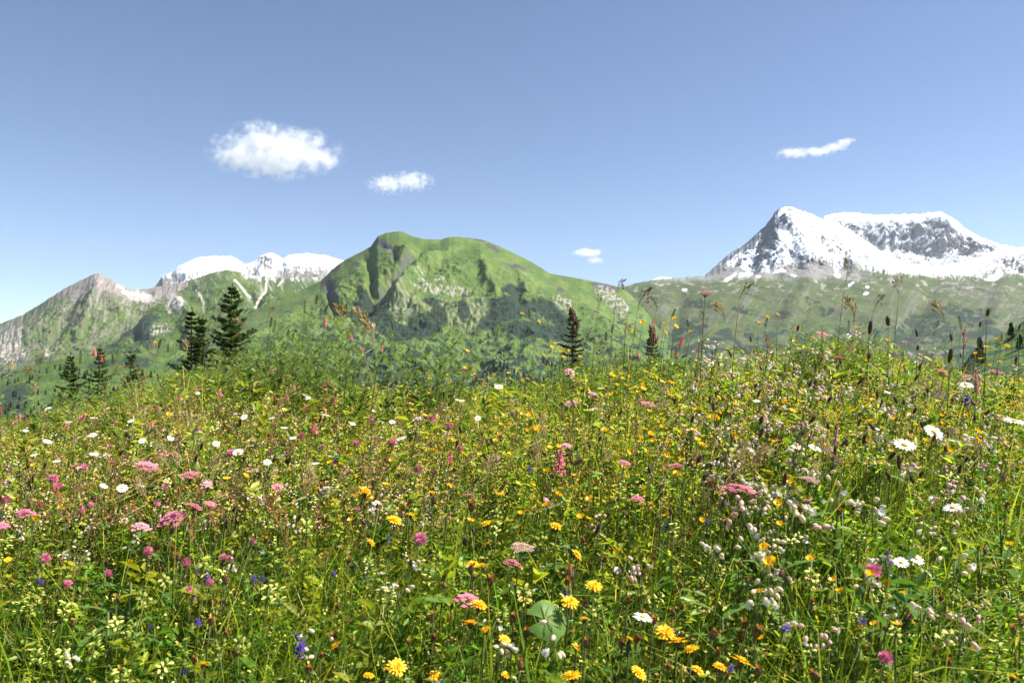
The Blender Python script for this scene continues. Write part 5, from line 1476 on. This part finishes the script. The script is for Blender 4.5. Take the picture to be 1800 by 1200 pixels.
crowd('buttercup', 120, 720, 1300, 655, 800, .75, 1.1, 1.3)
crowd('buttercup', 60, 1300, 1800, 625, 800, .75, 1.1)
crowd('buttercup', 35, 560, 1250, 780, 920, .8, 1.1)
crowd('buttercup', 14, 1250, 1800, 780, 1180, .8, 1.1)
crowd('buttercup', 12, 0, 560, 720, 900, .7, 1.0)
crowd('yellow_rattle', 26, 0, 560, 900, 1195, .7, 1.0)
crowd('yellow_rattle', 48, 560, 1250, 740, 1100, .6, .95)
crowd('yellow_rattle', 40, 0, 560, 740, 900, .5, .8)
crowd('yellow_rattle', 45, 1250, 1800, 660, 1150, .55, .9)
crowd('bladder_campion', 58, 1180, 1790, 640, 780, .55, .8, vi=None)
crowd('bladder_campion', 34, 1240, 1790, 780, 960, .6, .85)
crowd('bladder_campion', 12, 1250, 1790, 960, 1130, .6, .8)
crowd('bladder_campion', 22, 0, 720, 800, 1000, .4, .6)
crowd('red_clover', 30, 0, 850, 720, 900, .45, .8)
crowd('red_clover', 8, 0, 600, 900, 1060, .6, .8)
crowd('hawkbit_seed_head', 42, 560, 1300, 820, 1190, .6, .9, off=.01)
crowd('hawkbit_seed_head', 26, 1200, 1800, 800, 1190, .7, 1.1)
crowd('hawkbit_seed_head', 16, 0, 560, 900, 1190, .7, 1.0)
crowd('ribwort_plantain', 70, 1180, 1800, 610, 860, .8, 1.2, off=.03)
crowd('ribwort_plantain', 50, 560, 1250, 680, 960, .7, 1.1, off=.02)
crowd('ribwort_plantain', 30, 0, 560, 740, 1000, .7, 1.0)
crowd('timothy_grass', 60, 0, 1800, 640, 800, .8, 1.2, off=.05)
crowd('brown_brome', 36, 0, 1250, 660, 900, .5, .8, off=.03)
crowd('straw_grass', 60, 0, 1100, 650, 900, .5, .85, off=.03)
crowd('straw_grass', 25, 900, 1800, 620, 850, .5, .85, off=.03)
crowd('hawkbit', 14, 560, 1150, 840, 1190, .7, 1.0)
crowd('sainfoin', 16, 0, 700, 680, 760, .5, .8)
crowd('rusty_dock', 22, 0, 640, 740, 1000, .3, .5)
crowd('violet_flower', 14, 0, 1800, 760, 1190, .5, .8)
crowd('pink_umbel', 14, 0, 1700, 680, 900, .35, .55)

# ------------------------------------------------------------------ clouds and haze
def cloud(px, py, wpx, hpx, Y, puffs, dens, label, seed, scale=1.0, soft=.5, noise_amt=.9):
    """a body of vapour: noise-eaten puffs of even white droplets"""
    x, y, z = at(px, py, Y); W = wpx * Y / F / 2; H = hpx * Y / F / 2; D = W * .6
    m, N, L = new_mat('cloud_vapour')
    out = N.new('ShaderNodeOutputMaterial'); vol = N.new('ShaderNodeVolumePrincipled')
    vol.inputs['Color'].default_value = (1, 1, 1, 1); vol.inputs['Anisotropy'].default_value = .0
    tc = N.new('ShaderNodeTexCoord')
    nz = N.new('ShaderNodeTexNoise'); nz.inputs['Scale'].default_value = 2.1 * scale; nz.inputs['Detail'].default_value = 7; nz.inputs['Roughness'].default_value = .62
    mp = N.new('ShaderNodeVectorMath'); mp.operation = 'MULTIPLY_ADD'; mp.inputs[1].default_value = (W / H, D / H, 1); mp.inputs[2].default_value = (seed * 3.1, seed * 1.7, seed)
    L.new(tc.outputs['Object'], mp.inputs[0]); L.new(mp.outputs[0], nz.inputs['Vector'])
    best = None
    for (cx, cz, rx, rz) in puffs:
        s = N.new('ShaderNodeVectorMath'); s.operation = 'SUBTRACT'; s.inputs[1].default_value = (cx, 0, cz); L.new(tc.outputs['Object'], s.inputs[0])
        q = N.new('ShaderNodeVectorMath'); q.operation = 'MULTIPLY'; q.inputs[1].default_value = (1 / rx, 1 / max(rx, .5), 1 / rz); L.new(s.outputs[0], q.inputs[0])
        l = N.new('ShaderNodeVectorMath'); l.operation = 'LENGTH'; L.new(q.outputs[0], l.inputs[0])
        f = N.new('ShaderNodeMath'); f.operation = 'SUBTRACT'; f.inputs[0].default_value = 1.0; L.new(l.outputs['Value'], f.inputs[1])
        if best is None: best = f.outputs[0]
        else:
            mm = N.new('ShaderNodeMath'); mm.operation = 'SMOOTH_MAX'; mm.inputs[2].default_value = .25; L.new(best, mm.inputs[0]); L.new(f.outputs[0], mm.inputs[1]); best = mm.outputs[0]
    a = N.new('ShaderNodeMath'); a.operation = 'MULTIPLY_ADD'; a.inputs[1].default_value = noise_amt * 2; a.inputs[2].default_value = -noise_amt; L.new(nz.outputs[0], a.inputs[0])
    b = N.new('ShaderNodeMath'); b.operation = 'ADD'; L.new(best, b.inputs[0]); L.new(a.outputs[0], b.inputs[1])
    r = N.new('ShaderNodeMapRange'); r.interpolation_type = 'SMOOTHSTEP'; r.inputs[1].default_value = .0; r.inputs[2].default_value = soft; r.inputs[3].default_value = 0; r.inputs[4].default_value = dens / H
    L.new(b.outputs[0], r.inputs[0]); L.new(r.outputs[0], vol.inputs['Density']); L.new(vol.outputs[0], out.inputs['Volume'])
    # the body's outer skin is clear; all that shows is the vapour inside
    t1 = N.new('ShaderNodeBsdfTransparent'); t2 = N.new('ShaderNodeBsdfTransparent'); ms = N.new('ShaderNodeMixShader')
    L.new(t1.outputs[0], ms.inputs[1]); L.new(t2.outputs[0], ms.inputs[2]); L.new(ms.outputs[0], out.inputs['Surface'])
    # lumpy hull around the puffs
    V, U = 18, 30; vs = []   # ring by ring from the top
    for i in range(V + 1):
        th = math.pi * i / V
        for j in range(U):
            ph = 2 * math.pi * j / U; d = Vector((math.sin(th) * math.cos(ph), math.sin(th) * math.sin(ph), math.cos(th))); e = .25
            for (cx, cz, rx, rz) in puffs:
                for k in range(24):
                    p = d * (k + 1) * .06
                    if ((p.x - cx) / rx / 1.28) ** 2 + (p.y / max(rx, .5) / 1.28) ** 2 + ((p.z - cz) / rz / 1.28) ** 2 < 1: e = max(e, (k + 1) * .06)
            vs.append(tuple(d * e))
    q = [(i * U + j, (i + 1) * U + j, (i + 1) * U + (j + 1) % U, i * U + (j + 1) % U) for i in range(V) for j in range(U)]
    o = link('cloud', mesh_from('cloud', np.array(vs), np.array(q), m)); o.location = (float(x), float(y), float(z)); o.scale = (W, D, H)
    tag(o, label, 'cloud', 'clouds in the blue sky')
    m.cycles.volume_step_rate = .2
    return o


cloud(480, 268, 272, 128, 9000, ((-.42, -.02, .42, .55), (-.1, .22, .5, .6), (.2, .05, .6, .62), (.05, -.3, .55, .42), (.55, -.15, .36, .38)), 2.1, 'largest white cumulus with a ragged top, left in the sky', 3, 1.45, soft=1.1, noise_amt=1.9)
cloud(704, 321, 128, 50, 9000, ((-.3, -.1, .6, .7), (.3, .1, .6, .7)), 1.1, 'small white puff right of the largest cloud', 8, 1.5, soft=1.0, noise_amt=1.9)
cloud(1430, 263, 150, 44, 9500, ((-.45, -.3, .5, .38), (.1, -.18, .45, .36), (.5, .2, .32, .34), (.76, .62, .24, .3)), 1.1, 'thin white wisp tilted up to the right, above the snow mountain', 14, 1.0, soft=.8, noise_amt=1.4)
cloud(1036, 450, 70, 44, 12000, ((-.1, .25, .8, .42), (.25, -.35, .5, .4)), 1.1, 'faint small cloud low over the saddle', 21, .7)

hz, N, L = new_mat('valley_haze')
ho = N.new('ShaderNodeOutputMaterial'); hv = N.new('ShaderNodeVolumePrincipled')
hv.inputs['Color'].default_value = (.80, .88, 1.0, 1); hv.inputs['Density'].default_value = 1.6e-5; hv.inputs['Anisotropy'].default_value = .1
L.new(hv.outputs[0], ho.inputs['Volume'])
bv = np.array([(sx, sy, sz) for sx in (-9700, 9700) for sy in (-9700, 9700) for sz in (-208, 1460)], float)
bq = np.array([(0, 1, 3, 2), (4, 6, 7, 5), (0, 4, 5, 1), (2, 3, 7, 6), (0, 2, 6, 4), (1, 5, 7, 3)])
tag(link('haze', mesh_from('haze', bv, bq, hz, smooth=False)), 'thin blue-white mountain haze filling the valley', kind='stuff')
print('PLACED', PLACED)
